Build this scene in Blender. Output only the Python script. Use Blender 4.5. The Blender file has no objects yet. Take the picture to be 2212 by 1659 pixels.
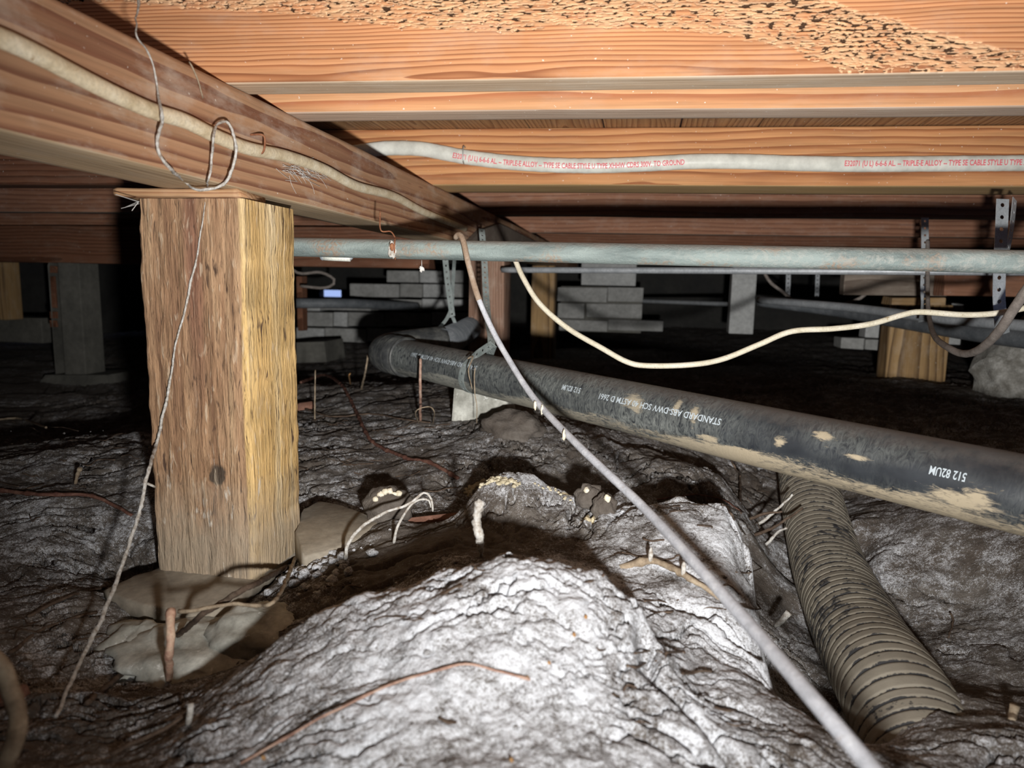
import bpy, math, random
import numpy as np
from math import sin, cos, radians, pi
from mathutils import Matrix, Vector
random.seed(7); rng = np.random.default_rng(7)
SC = bpy.context.scene; COL = SC.collection

# ------------------------------------------------------------------ camera
FPX = 1500.0; PSI = radians(10.3); TH = radians(8.15); RHO = radians(1.1)
CAM = np.array([0, 0, .30])
FL = np.array([-sin(PSI), cos(PSI), 0]); RL = np.array([cos(PSI), sin(PSI), 0]); ZL = np.array([0, 0, 1.])
FW = FL*cos(TH)-ZL*sin(TH); UP0 = ZL*cos(TH)+FL*sin(TH)
RT = RL*cos(RHO)+UP0*sin(RHO); UP = UP0*cos(RHO)-RL*sin(RHO)
cd = bpy.data.cameras.new('camera'); cam = bpy.data.objects.new('camera', cd); COL.objects.link(cam)
m = Matrix.Identity(4)
for i in range(3):
    m[i][0] = RT[i]; m[i][1] = UP[i]; m[i][2] = -FW[i]; m[i][3] = CAM[i]
cam.matrix_world = m
cd.sensor_width = 36; cd.lens = FPX/2212*36; cd.clip_start = .02; cd.clip_end = 100
cd.dof.use_dof = True; cd.dof.focus_distance = .85; cd.dof.aperture_fstop = 7.0
SC.camera = cam
SC.view_settings.view_transform = 'Standard'; SC.view_settings.look = 'None'
SC.view_settings.gamma = 1; SC.view_settings.exposure = 0.0
try: SC.view_settings.use_curve_mapping = False
except Exception: pass
# world: daylight outside the crawl space, seen only through the wall vent
w = bpy.data.worlds.new('sky'); SC.world = w; w.use_nodes = True
w.node_tree.nodes['Background'].inputs[0].default_value = (.42, .56, 1, 1)
w.node_tree.nodes['Background'].inputs[1].default_value = .9
# the hand-held light beside the camera
ld = bpy.data.lights.new('hand_light', 'SPOT'); lo = bpy.data.objects.new('hand_light', ld); COL.objects.link(lo)
LP = CAM + RT*.045 - UP*.085 + FW*.0
aim = FW*1.0 + RT*.09 + UP*.26
lo.location = LP; lo.rotation_euler = Vector(-aim).to_track_quat('Z', 'Y').to_euler()
ld.energy = 70; ld.spot_size = radians(112); ld.spot_blend = 1.0; ld.shadow_soft_size = .011
ld.color = (1, .985, .96)
ld.use_nodes = True
nt = ld.node_tree; em = nt.nodes['Emission']; fo = nt.nodes.new('ShaderNodeLightFalloff')
fo.inputs['Strength'].default_value = 1.0; fo.inputs['Smooth'].default_value = .10
nt.links.new(fo.outputs['Linear'], em.inputs['Strength'])

# ------------------------------------------------------------------ projection helpers
def ray(px, py): return FW+(px-1106)/FPX*RT-(py-829.5)/FPX*UP
def atd(px, py, D): return CAM+ray(px, py)*D
def atz(px, py, z): r = ray(px, py); return CAM+r*((z-CAM[2])/r[2])
def aty(px, py, y): r = ray(px, py); return CAM+r*((y-CAM[1])/r[1])
def atx(px, py, x): r = ray(px, py); return CAM+r*((x-CAM[0])/r[0])
def atplane(px, py, p0, n): r = ray(px, py); return CAM+r*(np.dot(p0-CAM, n)/np.dot(r, n))

# ------------------------------------------------------------------ noise
PERM = rng.permutation(512).astype(np.int32); PERM = np.concatenate([PERM, PERM, PERM])
GR = rng.normal(size=(512, 3)); GR /= np.linalg.norm(GR, axis=1)[:, None]
def pn(x, y, z=0.0):
    x, y, z = np.broadcast_arrays(np.asarray(x, float), np.asarray(y, float), np.asarray(z, float))
    xi = np.floor(x).astype(int); yi = np.floor(y).astype(int); zi = np.floor(z).astype(int)
    xf = x-xi; yf = y-yi; zf = z-zi
    u = xf**3*(xf*(xf*6-15)+10); v = yf**3*(yf*(yf*6-15)+10); ww = zf**3*(zf*(zf*6-15)+10)
    def g(i, j, k):
        h = PERM[(PERM[(PERM[(xi+i) & 511]+yi+j) & 511]+zi+k) & 511]
        G = GR[h]
        return G[..., 0]*(xf-i)+G[..., 1]*(yf-j)+G[..., 2]*(zf-k)
    def L(a, b, t): return a+(b-a)*t
    return 1.5*L(L(L(g(0,0,0), g(1,0,0), u), L(g(0,1,0), g(1,1,0), u), v), L(L(g(0,0,1), g(1,0,1), u), L(g(0,1,1), g(1,1,1), u), v), ww)
def fbm(x, y, z=0.0, o=4, gain=.5):
    s = 0; a = 1; f = 1
    for i in range(o):
        s = s+a*pn(np.asarray(x)*f+i*17.3, np.asarray(y)*f+i*5.1, np.asarray(z)*f); a *= gain; f *= 2.03
    return s
def sst(a, b, x):
    t = np.clip((np.asarray(x, float)-a)/(b-a), 0, 1); return t*t*(3-2*t)

# ------------------------------------------------------------------ object helpers
def props(o, label=None, cat=None, group=None, kind=None):
    if label: o['label'] = label
    if cat: o['category'] = cat
    if group: o['group'] = group
    if kind: o['kind'] = kind
    return o
def mk(name, V, F, mat, parent=None, label=None, cat=None, group=None, kind=None, smooth=True, mats=None, mi=None, M=None):
    me = bpy.data.meshes.new(name)
    V = np.asarray(V, float)
    if isinstance(F, np.ndarray):
        n = F.shape[1]
        me.vertices.add(len(V)); me.vertices.foreach_set('co', V.astype(np.float32).ravel())
        me.loops.add(F.size); me.loops.foreach_set('vertex_index', F.astype(np.int32).ravel())
        me.polygons.add(len(F)); me.polygons.foreach_set('loop_start', np.arange(0, F.size, n, dtype=np.int32))
        me.update(calc_edges=True); me.validate()
    else:
        me.from_pydata([tuple(v) for v in V], [], F)
    for q in (mats or [mat]): me.materials.append(q)
    if mi is not None: me.polygons.foreach_set('material_index', np.asarray(mi, np.int32))
    if smooth: me.polygons.foreach_set('use_smooth', np.ones(len(me.polygons), bool))
    me.update()
    o = bpy.data.objects.new(name, me); COL.objects.link(o)
    if M is not None: o.matrix_world = M
    if parent is not None:
        o.parent = parent; o.matrix_parent_inverse = parent.matrix_world.inverted() if M is not None or parent.matrix_world != Matrix.Identity(4) else Matrix.Identity(4)
    return props(o, label, cat, group, kind)
def empty(name, loc, label, cat, group=None):
    o = bpy.data.objects.new(name, None); COL.objects.link(o); o.empty_display_size = .02
    o.matrix_world = Matrix.Translation(Vector(loc)); return props(o, label, cat, group)
def attr(o, name, vals):
    a = o.data.attributes.new(name, 'FLOAT', 'POINT'); a.data.foreach_set('value', np.asarray(vals, np.float32))
def spline(P, n=12):
    P = np.asarray(P, float); Q = np.vstack([2*P[0]-P[1], P, 2*P[-1]-P[-2]]); out = []
    for i in range(len(P)-1):
        p0, p1, p2, p3 = Q[i:i+4]
        for k in range(n):
            t = k/n
            out.append(.5*((2*p1)+(-p0+p2)*t+(2*p0-5*p1+4*p2-p3)*t*t+(-p0+3*p1-3*p2+p3)*t**3))
    out.append(P[-1]); return np.array(out)
def resample(P, step):
    d = np.concatenate([[0], np.cumsum(np.linalg.norm(np.diff(P, axis=0), axis=1))])
    n = max(2, int(d[-1]/step)+1); s = np.linspace(0, d[-1], n)
    return np.stack([np.interp(s, d, P[:, k]) for k in range(P.shape[1])], 1), s
def frames(P, up=(0, 0, 1)):
    T = np.gradient(P, axis=0); T /= np.linalg.norm(T, axis=1)[:, None]
    N = []; n = np.array(up, float)
    for t in T:
        n = n-t*np.dot(n, t)
        if np.linalg.norm(n) < 1e-6: n = np.array([1., 0, 0])-t*t[0]
        n = n/np.linalg.norm(n); N.append(n)
    N = np.array(N); B = np.cross(T, N); return T, N, B
def tubeVF(P, r, n=10, caps=True, up=(0, 0, 1), flat=1.0, twist=0.0):
    P = np.asarray(P, float); k = len(P); r = np.broadcast_to(np.asarray(r, float), (k,)) if np.ndim(r) < 2 else r
    T, N, B = frames(P, up); a = np.arange(n)*2*pi/n
    rr = r[:, None] if r.ndim == 1 else r
    V = P[:, None, :]+(rr*np.cos(a)[None])[..., None]*N[:, None, :]+(rr*flat*np.sin(a)[None])[..., None]*B[:, None, :]
    V = V.reshape(-1, 3); F = []
    i = np.arange(k-1)[:, None]*n; j = np.arange(n)[None]; j2 = (j+1) % n
    F = np.stack([i+j, i+j2, i+n+j2, i+n+j], -1).reshape(-1, 4).tolist()
    if caps: F.append(list(range(n-1, -1, -1))); F.append(list(range((k-1)*n, k*n)))
    return V, F
def join(parts):
    V = []; F = []; o = 0
    for v, f in parts:
        V.append(np.asarray(v, float)); F += [[q+o for q in ff] for ff in (f.tolist() if isinstance(f, np.ndarray) else f)]; o += len(v)
    return np.vstack(V), F
def boxVF(c, s, jit=0.0, bev=.0):
    c = np.asarray(c, float); s = np.asarray(s, float)/2
    if bev <= 0:
        V = [[c[0]+a*s[0], c[1]+b*s[1], c[2]+e*s[2]] for a in (-1, 1) for b in (-1, 1) for e in (-1, 1)]
        V = np.array(V)+rng.normal(0, 1, (8, 3))*jit
        return V, [[0,1,3,2],[4,6,7,5],[0,4,5,1],[2,3,7,6],[0,2,6,4],[1,5,7,3]]
    import bmesh
    bm = bmesh.new(); bmesh.ops.create_cube(bm, size=2)
    for v in bm.verts: v.co = Vector((c[0]+v.co.x*s[0], c[1]+v.co.y*s[1], c[2]+v.co.z*s[2]))+Vector(rng.normal(0, 1, 3)*jit)
    bmesh.ops.bevel(bm, geom=list(bm.edges), offset=bev, segments=2, affect='EDGES', profile=.6)
    V = np.array([v.co[:] for v in bm.verts]); bm.verts.index_update(); F = [[v.index for v in f.verts] for f in bm.faces]; bm.free()
    return V, F
def blobVF(c, s, amp=.2, freq=1.6, n=24, m=14, seed=0., flat=None):
    th = np.linspace(0, pi, m)[:, None]; ph = (np.arange(n)*2*pi/n)[None]
    D = np.stack([np.sin(th)*np.cos(ph), np.sin(th)*np.sin(ph), np.cos(th)*np.ones_like(ph)], -1)
    r = 1+amp*fbm(D[..., 0]*freq+seed, D[..., 1]*freq+seed*1.7, D[..., 2]*freq, 3)
    P = D*r[..., None]*np.asarray(s)
    V = P.reshape(-1, 3)+np.asarray(c); F = []
    for i in range(m-1):
        for j in range(n): F.append([i*n+j, (i+1)*n+j, (i+1)*n+(j+1) % n, i*n+(j+1) % n])
    return V, F
def basis(p0, xdir, zhint=(0, 0, 1)):
    x = np.asarray(xdir, float); x /= np.linalg.norm(x); z = np.asarray(zhint, float); z = z-x*np.dot(x, z); z /= np.linalg.norm(z); y = np.cross(z, x)
    M = Matrix.Identity(4)
    for i in range(3): M[i][0] = x[i]; M[i][1] = y[i]; M[i][2] = z[i]; M[i][3] = p0[i]
    return M
def perim(w, h, kw, kh, r=.003):
    """rounded rectangle in local (y,z): list of (y,z,ny,nz,face) ; faces 0 front(-y) 1 bottom 2 back 3 top"""
    out = []
    W = w/2; H = h/2
    def seg(a, b, n, nrm, f):
        for t in np.linspace(0, 1, n+1): out.append((a[0]+(b[0]-a[0])*t, a[1]+(b[1]-a[1])*t, nrm[0], nrm[1], f))
    seg((-W, H-r), (-W, -H+r), kh, (-1, 0), 0)
    out.append((-W+r*.3, -H+r*.3, -.7, -.7, 1))
    seg((-W+r, -H), (W-r, -H), kw, (0, -1), 1)
    out.append((W-r*.3, -H+r*.3, .7, -.7, 2))
    seg((W, -H+r), (W, H-r), max(2, kh//4), (1, 0), 2)
    out.append((W-r*.3, H-r*.3, .7, .7, 3))
    seg((W-r, H), (-W+r, H), 2, (0, 1), 3)
    out.append((-W+r*.3, H-r*.3, -.7, .7, 0))
    return np.array(out)
def lumber(name, p0, p1, w, h, mats, zhint=(0, 0, 1), kx=60, kw=6, kh=10, amp=.0008, fx=3, fc=60, r=.003, seed=0., disp=None, warp=0., xst=None, **kw_):
    p0 = np.asarray(p0, float); p1 = np.asarray(p1, float); Lg = np.linalg.norm(p1-p0)
    P = perim(w, h, kw, kh, r); X = np.linspace(0, Lg, kx+1) if xst is None else np.asarray(xst); X[-1] = Lg; kx = len(X)-1; n = len(P)
    gx, gy, gz = np.broadcast_arrays(X[:, None], P[None, :, 0], P[None, :, 1])
    d = amp*fbm(gx*fx+seed, gy*fc+seed, gz*fc, 3)
    extra = None
    if disp is not None: dd, extra = disp(gx, gy, gz, P[None, :, 4]*np.ones_like(gx)); d = d+dd
    wy = warp*fbm(X*1.7+seed, X*0, 3.3, 2)[:, None]; wz = warp*fbm(X*1.4+seed, X*0, 8.8, 2)[:, None]
    V = np.stack([gx, gy+d*P[None, :, 2]+wy, gz+d*P[None, :, 3]+wz], -1).reshape(-1, 3)
    i = np.arange(kx)[:, None]*n; j = np.arange(n)[None]; j2 = (j+1) % n
    F = np.stack([i+j, i+n+j, i+n+j2, i+j2], -1).reshape(-1, 4)
    fi = np.broadcast_to(P[None, :, 4], (kx, n)).reshape(-1)
    mi = np.where(fi == 1, 1, 0) if len(mats) > 1 else np.zeros(len(F))
    # caps as fans
    V = np.vstack([V, [[0, 0, 0], [Lg, 0, 0]]]); c0 = len(V)-2
    Fl = F.tolist(); jj = np.arange(n)
    cap = [[c0, int(a), int((a+1) % n), c0] for a in jj]+[[c0+1, int(kx*n+(a+1) % n), int(kx*n+a), c0+1] for a in jj]
    me_F = Fl+[c[:3] for c in cap]
    mi = np.concatenate([mi, np.zeros(len(cap))])
    M = basis(p0, p1-p0, zhint)
    if len(Fl) > 20000:   # fast path, quads only
        o = mk(name, V, F, None, mats=mats, mi=mi[:len(F)], M=M, **kw_)
    else:
        o = mk(name, V, me_F, None, mats=mats, mi=mi, M=M, **kw_)
    if extra is not None:
        attr(o, 'pit', np.concatenate([np.real(extra).reshape(-1), [0, 0]])); attr(o, 'zone', np.concatenate([np.imag(extra).reshape(-1), [0, 0]]))
    return o

# ------------------------------------------------------------------ materials
class NT:
    def __init__(s, name, rough=.85, metal=0., spec=.3):
        s.m = bpy.data.materials.new(name); s.m.use_nodes = True; s.t = s.m.node_tree; s.b = s.t.nodes['Principled BSDF']
        s.b.inputs['Roughness'].default_value = rough; s.b.inputs['Metallic'].default_value = metal
        s.b.inputs['Specular IOR Level'].default_value = spec
    def n(s, typ, **kw):
        q = s.t.nodes.new('ShaderNode'+typ)
        for k, v in kw.items(): setattr(q, k, v)
        return q
    def l(s, a, b): s.t.links.new(a, b)
    def coord(s, scale=(1, 1, 1), loc=(0, 0, 0), rnd=True):
        tc = s.n('TexCoord'); mp = s.n('Mapping'); mp.inputs['Scale'].default_value = scale; mp.inputs['Location'].default_value = loc
        if rnd:
            oi = s.n('ObjectInfo'); ma = s.n('Math', operation='MULTIPLY'); ma.inputs[1].default_value = 7.3; s.l(oi.outputs['Random'], ma.inputs[0])
            cx = s.n('CombineXYZ'); s.l(ma.outputs[0], cx.inputs[0]); ad = s.n('VectorMath', operation='ADD'); s.l(tc.outputs['Object'], ad.inputs[0]); s.l(cx.outputs[0], ad.inputs[1])
            s.l(ad.outputs[0], mp.inputs[0])
        else: s.l(tc.outputs['Object'], mp.inputs[0])
        return mp.outputs[0]
    def noise(s, vec, scale=5, detail=4, rough=.55, dist=0.):
        q = s.n('TexNoise'); s.l(vec, q.inputs['Vector']); q.inputs['Scale'].default_value = scale; q.inputs['Detail'].default_value = detail
        q.inputs['Roughness'].default_value = rough; q.inputs['Distortion'].default_value = dist; return q.outputs['Fac']
    def ramp(s, fac, stops, interp='LINEAR'):
        q = s.n('ValToRGB'); s.l(fac, q.inputs[0]); cr = q.color_ramp; cr.interpolation = interp
        while len(cr.elements) < len(stops): cr.elements.new(.5)
        for e, (p, c) in zip(cr.elements, stops):
            e.position = p; e.color = tuple(c)+(1,) if len(c) == 3 else c
        return q.outputs[0]
    def rampf(s, fac, a, b):
        q = s.n('MapRange'); q.clamp = True; s.l(fac, q.inputs['Value']); q.inputs['From Min'].default_value = a; q.inputs['From Max'].default_value = b
        return q.outputs['Result']
    def mix(s, fac, a, b, mode='MIX'):
        q = s.n('MixRGB', blend_type=mode)
        for v, i in ((fac, 0), (a, 1), (b, 2)):
            if hasattr(v, 'is_linked') or hasattr(v, 'links'): s.l(v, q.inputs[i])
            elif i == 0: q.inputs[0].default_value = v
            else: q.inputs[i].default_value = tuple(v)+(1,)
        return q.outputs[0]
    def math(s, op, a, b=0., clamp=False):
        q = s.n('Math', operation=op, use_clamp=clamp)
        for v, i in ((a, 0), (b, 1)):
            if hasattr(v, 'links'): s.l(v, q.inputs[i])
            else: q.inputs[i].default_value = v
        return q.outputs[0]
    def attr(s, name):
        q = s.n('Attribute'); q.attribute_name = name; return q.outputs['Fac']
    def sep(s, vec):
        q = s.n('SeparateXYZ'); s.l(vec, q.inputs[0]); return q.outputs
    def bump(s, h, strength=.5, dist=.001, prev=None):
        q = s.n('Bump'); q.inputs['Strength'].default_value = strength; q.inputs['Distance'].default_value = dist; s.l(h, q.inputs['Height'])
        if prev is not None: s.l(prev, q.inputs['Normal'])
        return q.outputs[0]
    def done(s, col, nrm=None, rough=None):
        if hasattr(col, 'links'): s.l(col, s.b.inputs['Base Color'])
        else: s.b.inputs['Base Color'].default_value = tuple(col)+(1,)
        if nrm is not None: s.l(nrm, s.b.inputs['Normal'])
        if rough is not None: s.l(rough, s.b.inputs['Roughness'])
        return s.m
def wood(name, light, mid, dark, ring=.006, pith=(.02, .06), dist=5., dscale=.30, xs=.14, fib=.35, bump=.35, dust=.0, dustc=(.55, .48, .40), pit=False, warp=.03):
    T = NT(name, .8, 0, .25)
    v = T.coord((xs, 1, 1), (0, pith[0], pith[1]))
    wn = T.n('TexNoise'); T.l(T.coord((2.2, 9, 9)), wn.inputs['Vector']); wn.inputs['Scale'].default_value = 1.; wn.inputs['Detail'].default_value = 3
    sc0 = T.n('VectorMath', operation='SUBTRACT'); T.l(wn.outputs['Color'], sc0.inputs[0]); sc0.inputs[1].default_value = (.5, .5, .5)
    sc1 = T.n('VectorMath', operation='SCALE'); T.l(sc0.outputs[0], sc1.inputs[0]); sc1.inputs['Scale'].default_value = warp
    sc2 = T.n('VectorMath', operation='ADD'); T.l(v, sc2.inputs[0]); T.l(sc1.outputs[0], sc2.inputs[1]); v = sc2.outputs[0]
    q = T.n('TexWave', wave_type='RINGS', rings_direction='X', wave_profile='SAW'); T.l(v, q.inputs['Vector'])
    q.inputs['Scale'].default_value = 2*pi/(20*ring); q.inputs['Distortion'].default_value = dist; q.inputs['Detail'].default_value = 2; q.inputs['Detail Scale'].default_value = dscale
    col = T.ramp(q.outputs['Fac'], [(0, light), (.55, mid), (.86, dark), (.97, dark), (1, light)])
    f = T.noise(T.coord((6, 260, 260)), 1, 3, .6)
    col = T.mix(fib, col, T.ramp(f, [(.3, (.35, .35, .35)), (.55, (1, 1, 1)), (.75, (1.25, 1.2, 1.15))]), 'MULTIPLY')
    b = T.noise(T.coord((1.5, 7, 7)), 2, 4, .6)
    col = T.mix(.35, col, T.ramp(b, [(.3, (.55, .5, .48)), (.7, (1.15, 1.1, 1.05))]), 'MULTIPLY')
    if dust > 0:
        d = T.noise(T.coord((9, 22, 22)), 1.6, 7, .68)
        d = T.rampf(d, .5, .72); d = T.math('MULTIPLY', d, dust)
        col = T.mix(d, col, dustc)
        sp = T.rampf(T.noise(T.coord((1, 1, 1)), 240, 2, .5), .73, .76)
        col = T.mix(T.math('MULTIPLY', sp, .6), col, (.8, .76, .68))
    if pit:
        p = T.attr('pit')
        zo = T.attr('zone'); zn = T.rampf(T.noise(T.coord((30, 90, 90)), 1, 4, .6), .40, .60)
        col = T.mix(T.math('MULTIPLY', T.math('MULTIPLY', zo, zn), .35), col, (.70, .50, .29))
        col = T.mix(T.math('MULTIPLY', T.rampf(p, .03, .16), .34), col, (.74, .57, .37))
        col = T.mix(T.rampf(p, .42, .72), col, (.05, .024, .011))
    h = T.math('ADD', T.math('MULTIPLY', q.outputs['Fac'], -.10), f)
    return T.done(col, T.bump(h, bump, .0012))
W_J1 = wood('orange_fir_eaten', (.62, .315, .155), (.55, .26, .12), (.31, .12, .052), .0036, (.035, .05), 3, .22, .14, dust=.18, pit=True, warp=.022)
W_J1B = wood('joist_underside_dusty', (.68, .53, .38), (.62, .47, .33), (.50, .36, .24), .006, dust=.5, dustc=(.62, .55, .45))
W_J2 = wood('orange_fir_flat_grain', (.62, .345, .175), (.56, .275, .13), (.40, .155, .07), .017, (.01, .09), 9, .22, .16, dust=.12)
W_J2B = wood('joist_underside_grey', (.60, .46, .36), (.54, .41, .31), (.44, .32, .24), .006, dust=.35)
W_J3 = wood('amber_fir', (.55, .285, .125), (.48, .225, .095), (.30, .115, .045), .012, (.03, .05), 7, .25, .14, dust=.06)
W_J3B = wood('joist_underside_tan', (.66, .45, .22), (.60, .40, .19), (.50, .31, .14), .004, dust=.2)
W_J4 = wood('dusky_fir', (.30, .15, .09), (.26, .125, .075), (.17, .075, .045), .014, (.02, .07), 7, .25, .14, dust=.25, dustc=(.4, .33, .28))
W_BEAM = wood('girder_brown', (.44, .26, .15), (.39, .22, .125), (.22, .10, .058), .013, (.055, -.03), 5, .22, .10, dust=.45, dustc=(.60, .52, .43))
W_BEAMB = wood('girder_underside', (.56, .43, .28), (.51, .38, .24), (.42, .30, .18), .006, dust=.3)
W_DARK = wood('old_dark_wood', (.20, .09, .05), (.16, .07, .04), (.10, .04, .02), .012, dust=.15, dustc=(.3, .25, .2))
W_POST2 = wood('post_redbrown', (.33, .205, .145), (.28, .17, .12), (.19, .11, .075), .007, dust=.35, dustc=(.5, .42, .34))
W_POST3 = wood('post_ochre', (.36, .235, .11), (.29, .185, .085), (.14, .085, .04), .02, (.01, .02), 12, .2, .2, dust=.2)
W_SUB = wood('subfloor_board', (.42, .25, .12), (.36, .20, .09), (.24, .12, .055), .008, (.0, .03), 8, dust=.1)
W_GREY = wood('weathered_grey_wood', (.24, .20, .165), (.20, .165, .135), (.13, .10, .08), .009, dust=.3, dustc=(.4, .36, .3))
W_SHIM = wood('shim_wood', (.58, .36, .20), (.50, .29, .15), (.36, .18, .09), .005, dust=.2)
def post_mat():
    T = NT('post_rough_sawn', .85, 0, .2)
    v = T.coord((1, 1, 1), rnd=False); o = T.sep(v)
    # local: x up along the post, y/z across; front face is local y<0 side, yellow side is +z
    fib = T.noise(T.coord((14, 330, 330), rnd=False), 1, 4, .65)
    st = T.noise(T.coord((2.2, 45, 45), rnd=False), 1, 4, .6, .4)
    brown = T.ramp(st, [(.28, (.15, .075, .05)), (.42, (.30, .175, .10)), (.56, (.42, .265, .155)), (.72, (.52, .36, .215))])
    yel = T.ramp(T.noise(T.coord((1.4, 38, 38), rnd=False), 1, 3, .5), [(.3, (.52, .31, .11)), (.5, (.68, .46, .20)), (.66, (.80, .65, .41))])
    edge = T.math('ADD', o[2], T.math('MULTIPLY', T.math('SUBTRACT', T.noise(T.coord((4, 30, 30), rnd=False), 1, 4, .6), .5), .012))
    col = T.mix(T.rampf(edge, .0515, .0545), brown, yel)
    # purple-brown streak in the upper half of the front face
    d1 = T.math('ABSOLUTE', T.math('SUBTRACT', T.math('ADD', o[2], T.math('MULTIPLY', st, .02)), .010))
    sm = T.math('MULTIPLY', T.math('SUBTRACT', 1., T.rampf(d1, .004, .012)), T.rampf(o[0], .16, .30))
    col = T.mix(T.math('MULTIPLY', sm, .65), col, (.19, .085, .06))
    # knot
    dy = T.math('MULTIPLY', T.math('SUBTRACT', o[0], .118), .85); dz = T.math('SUBTRACT', o[2], .0185)
    kd = T.math('SQRT', T.math('ADD', T.math('MULTIPLY', dy, dy), T.math('MULTIPLY', dz, dz)))
    kd = T.math('ADD', kd, T.math('MULTIPLY', T.math('SUBTRACT', T.noise(v, 120, 3), .5), .008))
    kr = T.n('Math', operation='SINE'); T.l(T.math('MULTIPLY', kd, 1300.), kr.inputs[0])
    ringm = T.math('MULTIPLY', T.math('SUBTRACT', 1., T.rampf(kd, .012, .03)), .35)
    col = T.mix(T.math('MULTIPLY', ringm, T.rampf(kr.outputs[0], 0, 1)), col, (.19, .10, .05))
    col = T.mix(T.rampf(kd, .011, .0085), col, (.085, .062, .045))
    # fibres
    col = T.mix(.6, col, T.ramp(fib, [(.32, (.30, .27, .25)), (.5, (1, 1, 1)), (.7, (1.3, 1.27, 1.23))]), 'MULTIPLY')
    dash = T.noise(T.coord((34, 210, 210), (3, 1, 2), rnd=False), 1, 3, .6, .6)
    col = T.mix(T.rampf(dash, .40, .31), col, (.10, .06, .04)); col = T.mix(T.math('MULTIPLY', T.rampf(dash, .60, .70), .45), col, (.70, .58, .43))
    # dirt splash near the foot and pale scuffs
    dn = T.math('ADD', o[0], T.math('MULTIPLY', T.math('SUBTRACT', T.noise(v, 28, 5, .6), .5), .10))
    col = T.mix(T.math('MULTIPLY', T.rampf(dn, .115, .03), .78), col, (.38, .315, .235))
    sc = T.rampf(T.noise(T.coord((18, 60, 60), rnd=False), 1, 5, .6), .63, .68)
    col = T.mix(T.math('MULTIPLY', T.math('MULTIPLY', sc, T.rampf(o[0], .22, .08)), .8), col, (.62, .57, .49))
    return T.done(col, T.bump(T.math('ADD', fib, T.math('MULTIPLY', dash, 1.3)), 1., .0022))
W_POST = post_mat()
def soil_mat(name='soil', frost=True):
    T = NT(name, .9, 0, .25)
    v = T.coord((1, 1, 1), rnd=False)
    a = T.noise(v, 9, 6, .62); b = T.noise(v, 60, 6, .7); c = T.noise(v, 320, 4, .7)
    col = T.ramp(a, [(.3, (.078, .062, .050)), (.5, (.112, .096, .083)), (.72, (.17, .155, .14))])
    col = T.mix(.6, col, T.ramp(b, [(.3, (.55, .5, .46)), (.6, (1.1, 1.08, 1.05))]), 'MULTIPLY')
    if frost:
        f = T.attr('frost')
        g = T.noise(v, 900, 3, .6); a2 = T.noise(v, 26, 4, .6)
        e = T.math('ADD', T.math('MULTIPLY', b, .30), T.math('ADD', T.math('MULTIPLY', c, .35), T.math('MULTIPLY', g, .35)))
        e = T.math('ADD', T.math('MULTIPLY', T.math('SUBTRACT', e, .5), 2.4), .5)
        e = T.math('ADD', e, T.math('MULTIPLY', T.math('SUBTRACT', a2, .5), .6))
        e = T.math('ADD', e, T.math('MULTIPLY', T.math('SUBTRACT', f, .5), .55))
        e1 = T.math('MULTIPLY', T.rampf(e, .46, .78), T.rampf(f, 0., .3))
        col = T.mix(T.math('MULTIPLY', e1, .88), col, (.68, .70, .74))
        cr = T.attr('crust'); col = T.mix(T.math('MULTIPLY', T.rampf(T.math('ADD', cr, T.math('MULTIPLY', T.math('SUBTRACT', b, .5), 1.4)), .5, .62), 1.), col, (.72, .62, .42))
    h = T.math('ADD', T.math('MULTIPLY', b, .8), T.math('MULTIPLY', c, .55))
    rr = T.ramp(b, [(.35, (.95, .95, .95)), (.7, (.62, .62, .62))])
    return T.done(col, T.bump(h, .75, .004), rr)
M_SOIL = soil_mat(); M_CLOD = soil_mat('soil_clod', False)
def blotchy(name, a, b, c, scale=30, rough=.85, bump=.4, bd=.001, metal=0., speck=None, det=6, spec=.3):
    T = NT(name, rough, metal, spec); v = T.coord((1, 1, 1))
    f = T.noise(v, scale, det, .65); g = T.noise(v, scale*7, 4, .65)
    col = T.ramp(f, [(.32, a), (.5, b), (.68, c)])
    col = T.mix(.5, col, T.ramp(g, [(.3, (.6, .6, .6)), (.65, (1.15, 1.15, 1.15))]), 'MULTIPLY')
    if speck: col = T.mix(T.rampf(T.noise(v, scale*3, 5, .7), speck[1], speck[1]+.06), col, speck[0])
    return T.done(col, T.bump(g, bump, bd))
M_CONC = blotchy('concrete_tan_dusty', (.23, .20, .16), (.30, .26, .205), (.37, .33, .265), 14, speck=((.5, .47, .42), .66))
M_CONCW = blotchy('concrete_pale', (.25, .245, .21), (.42, .415, .37), (.64, .64, .58), 22, rough=.7, speck=((.66, .66, .62), .62))
M_BLOCK = blotchy('concrete_block', (.19, .19, .18), (.245, .245, .235), (.31, .31, .30), 9)
M_BLOCKL = blotchy('concrete_block_light', (.28, .285, .28), (.34, .345, .34), (.40, .405, .40), 9)
M_PIER = blotchy('pier_concrete_shaded', (.065, .063, .055), (.095, .092, .08), (.125, .12, .105), 7)  # albedo lowered: the shade of the left background is put into the colour
M_ROUGHC = blotchy('rubble_concrete', (.14, .13, .11), (.26, .25, .225), (.44, .43, .40), 40, bump=.9, bd=.004)
M_WALLC = blotchy('foundation_wall', (.018, .018, .018), (.025, .024, .022), (.034, .033, .03), 4)
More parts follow.
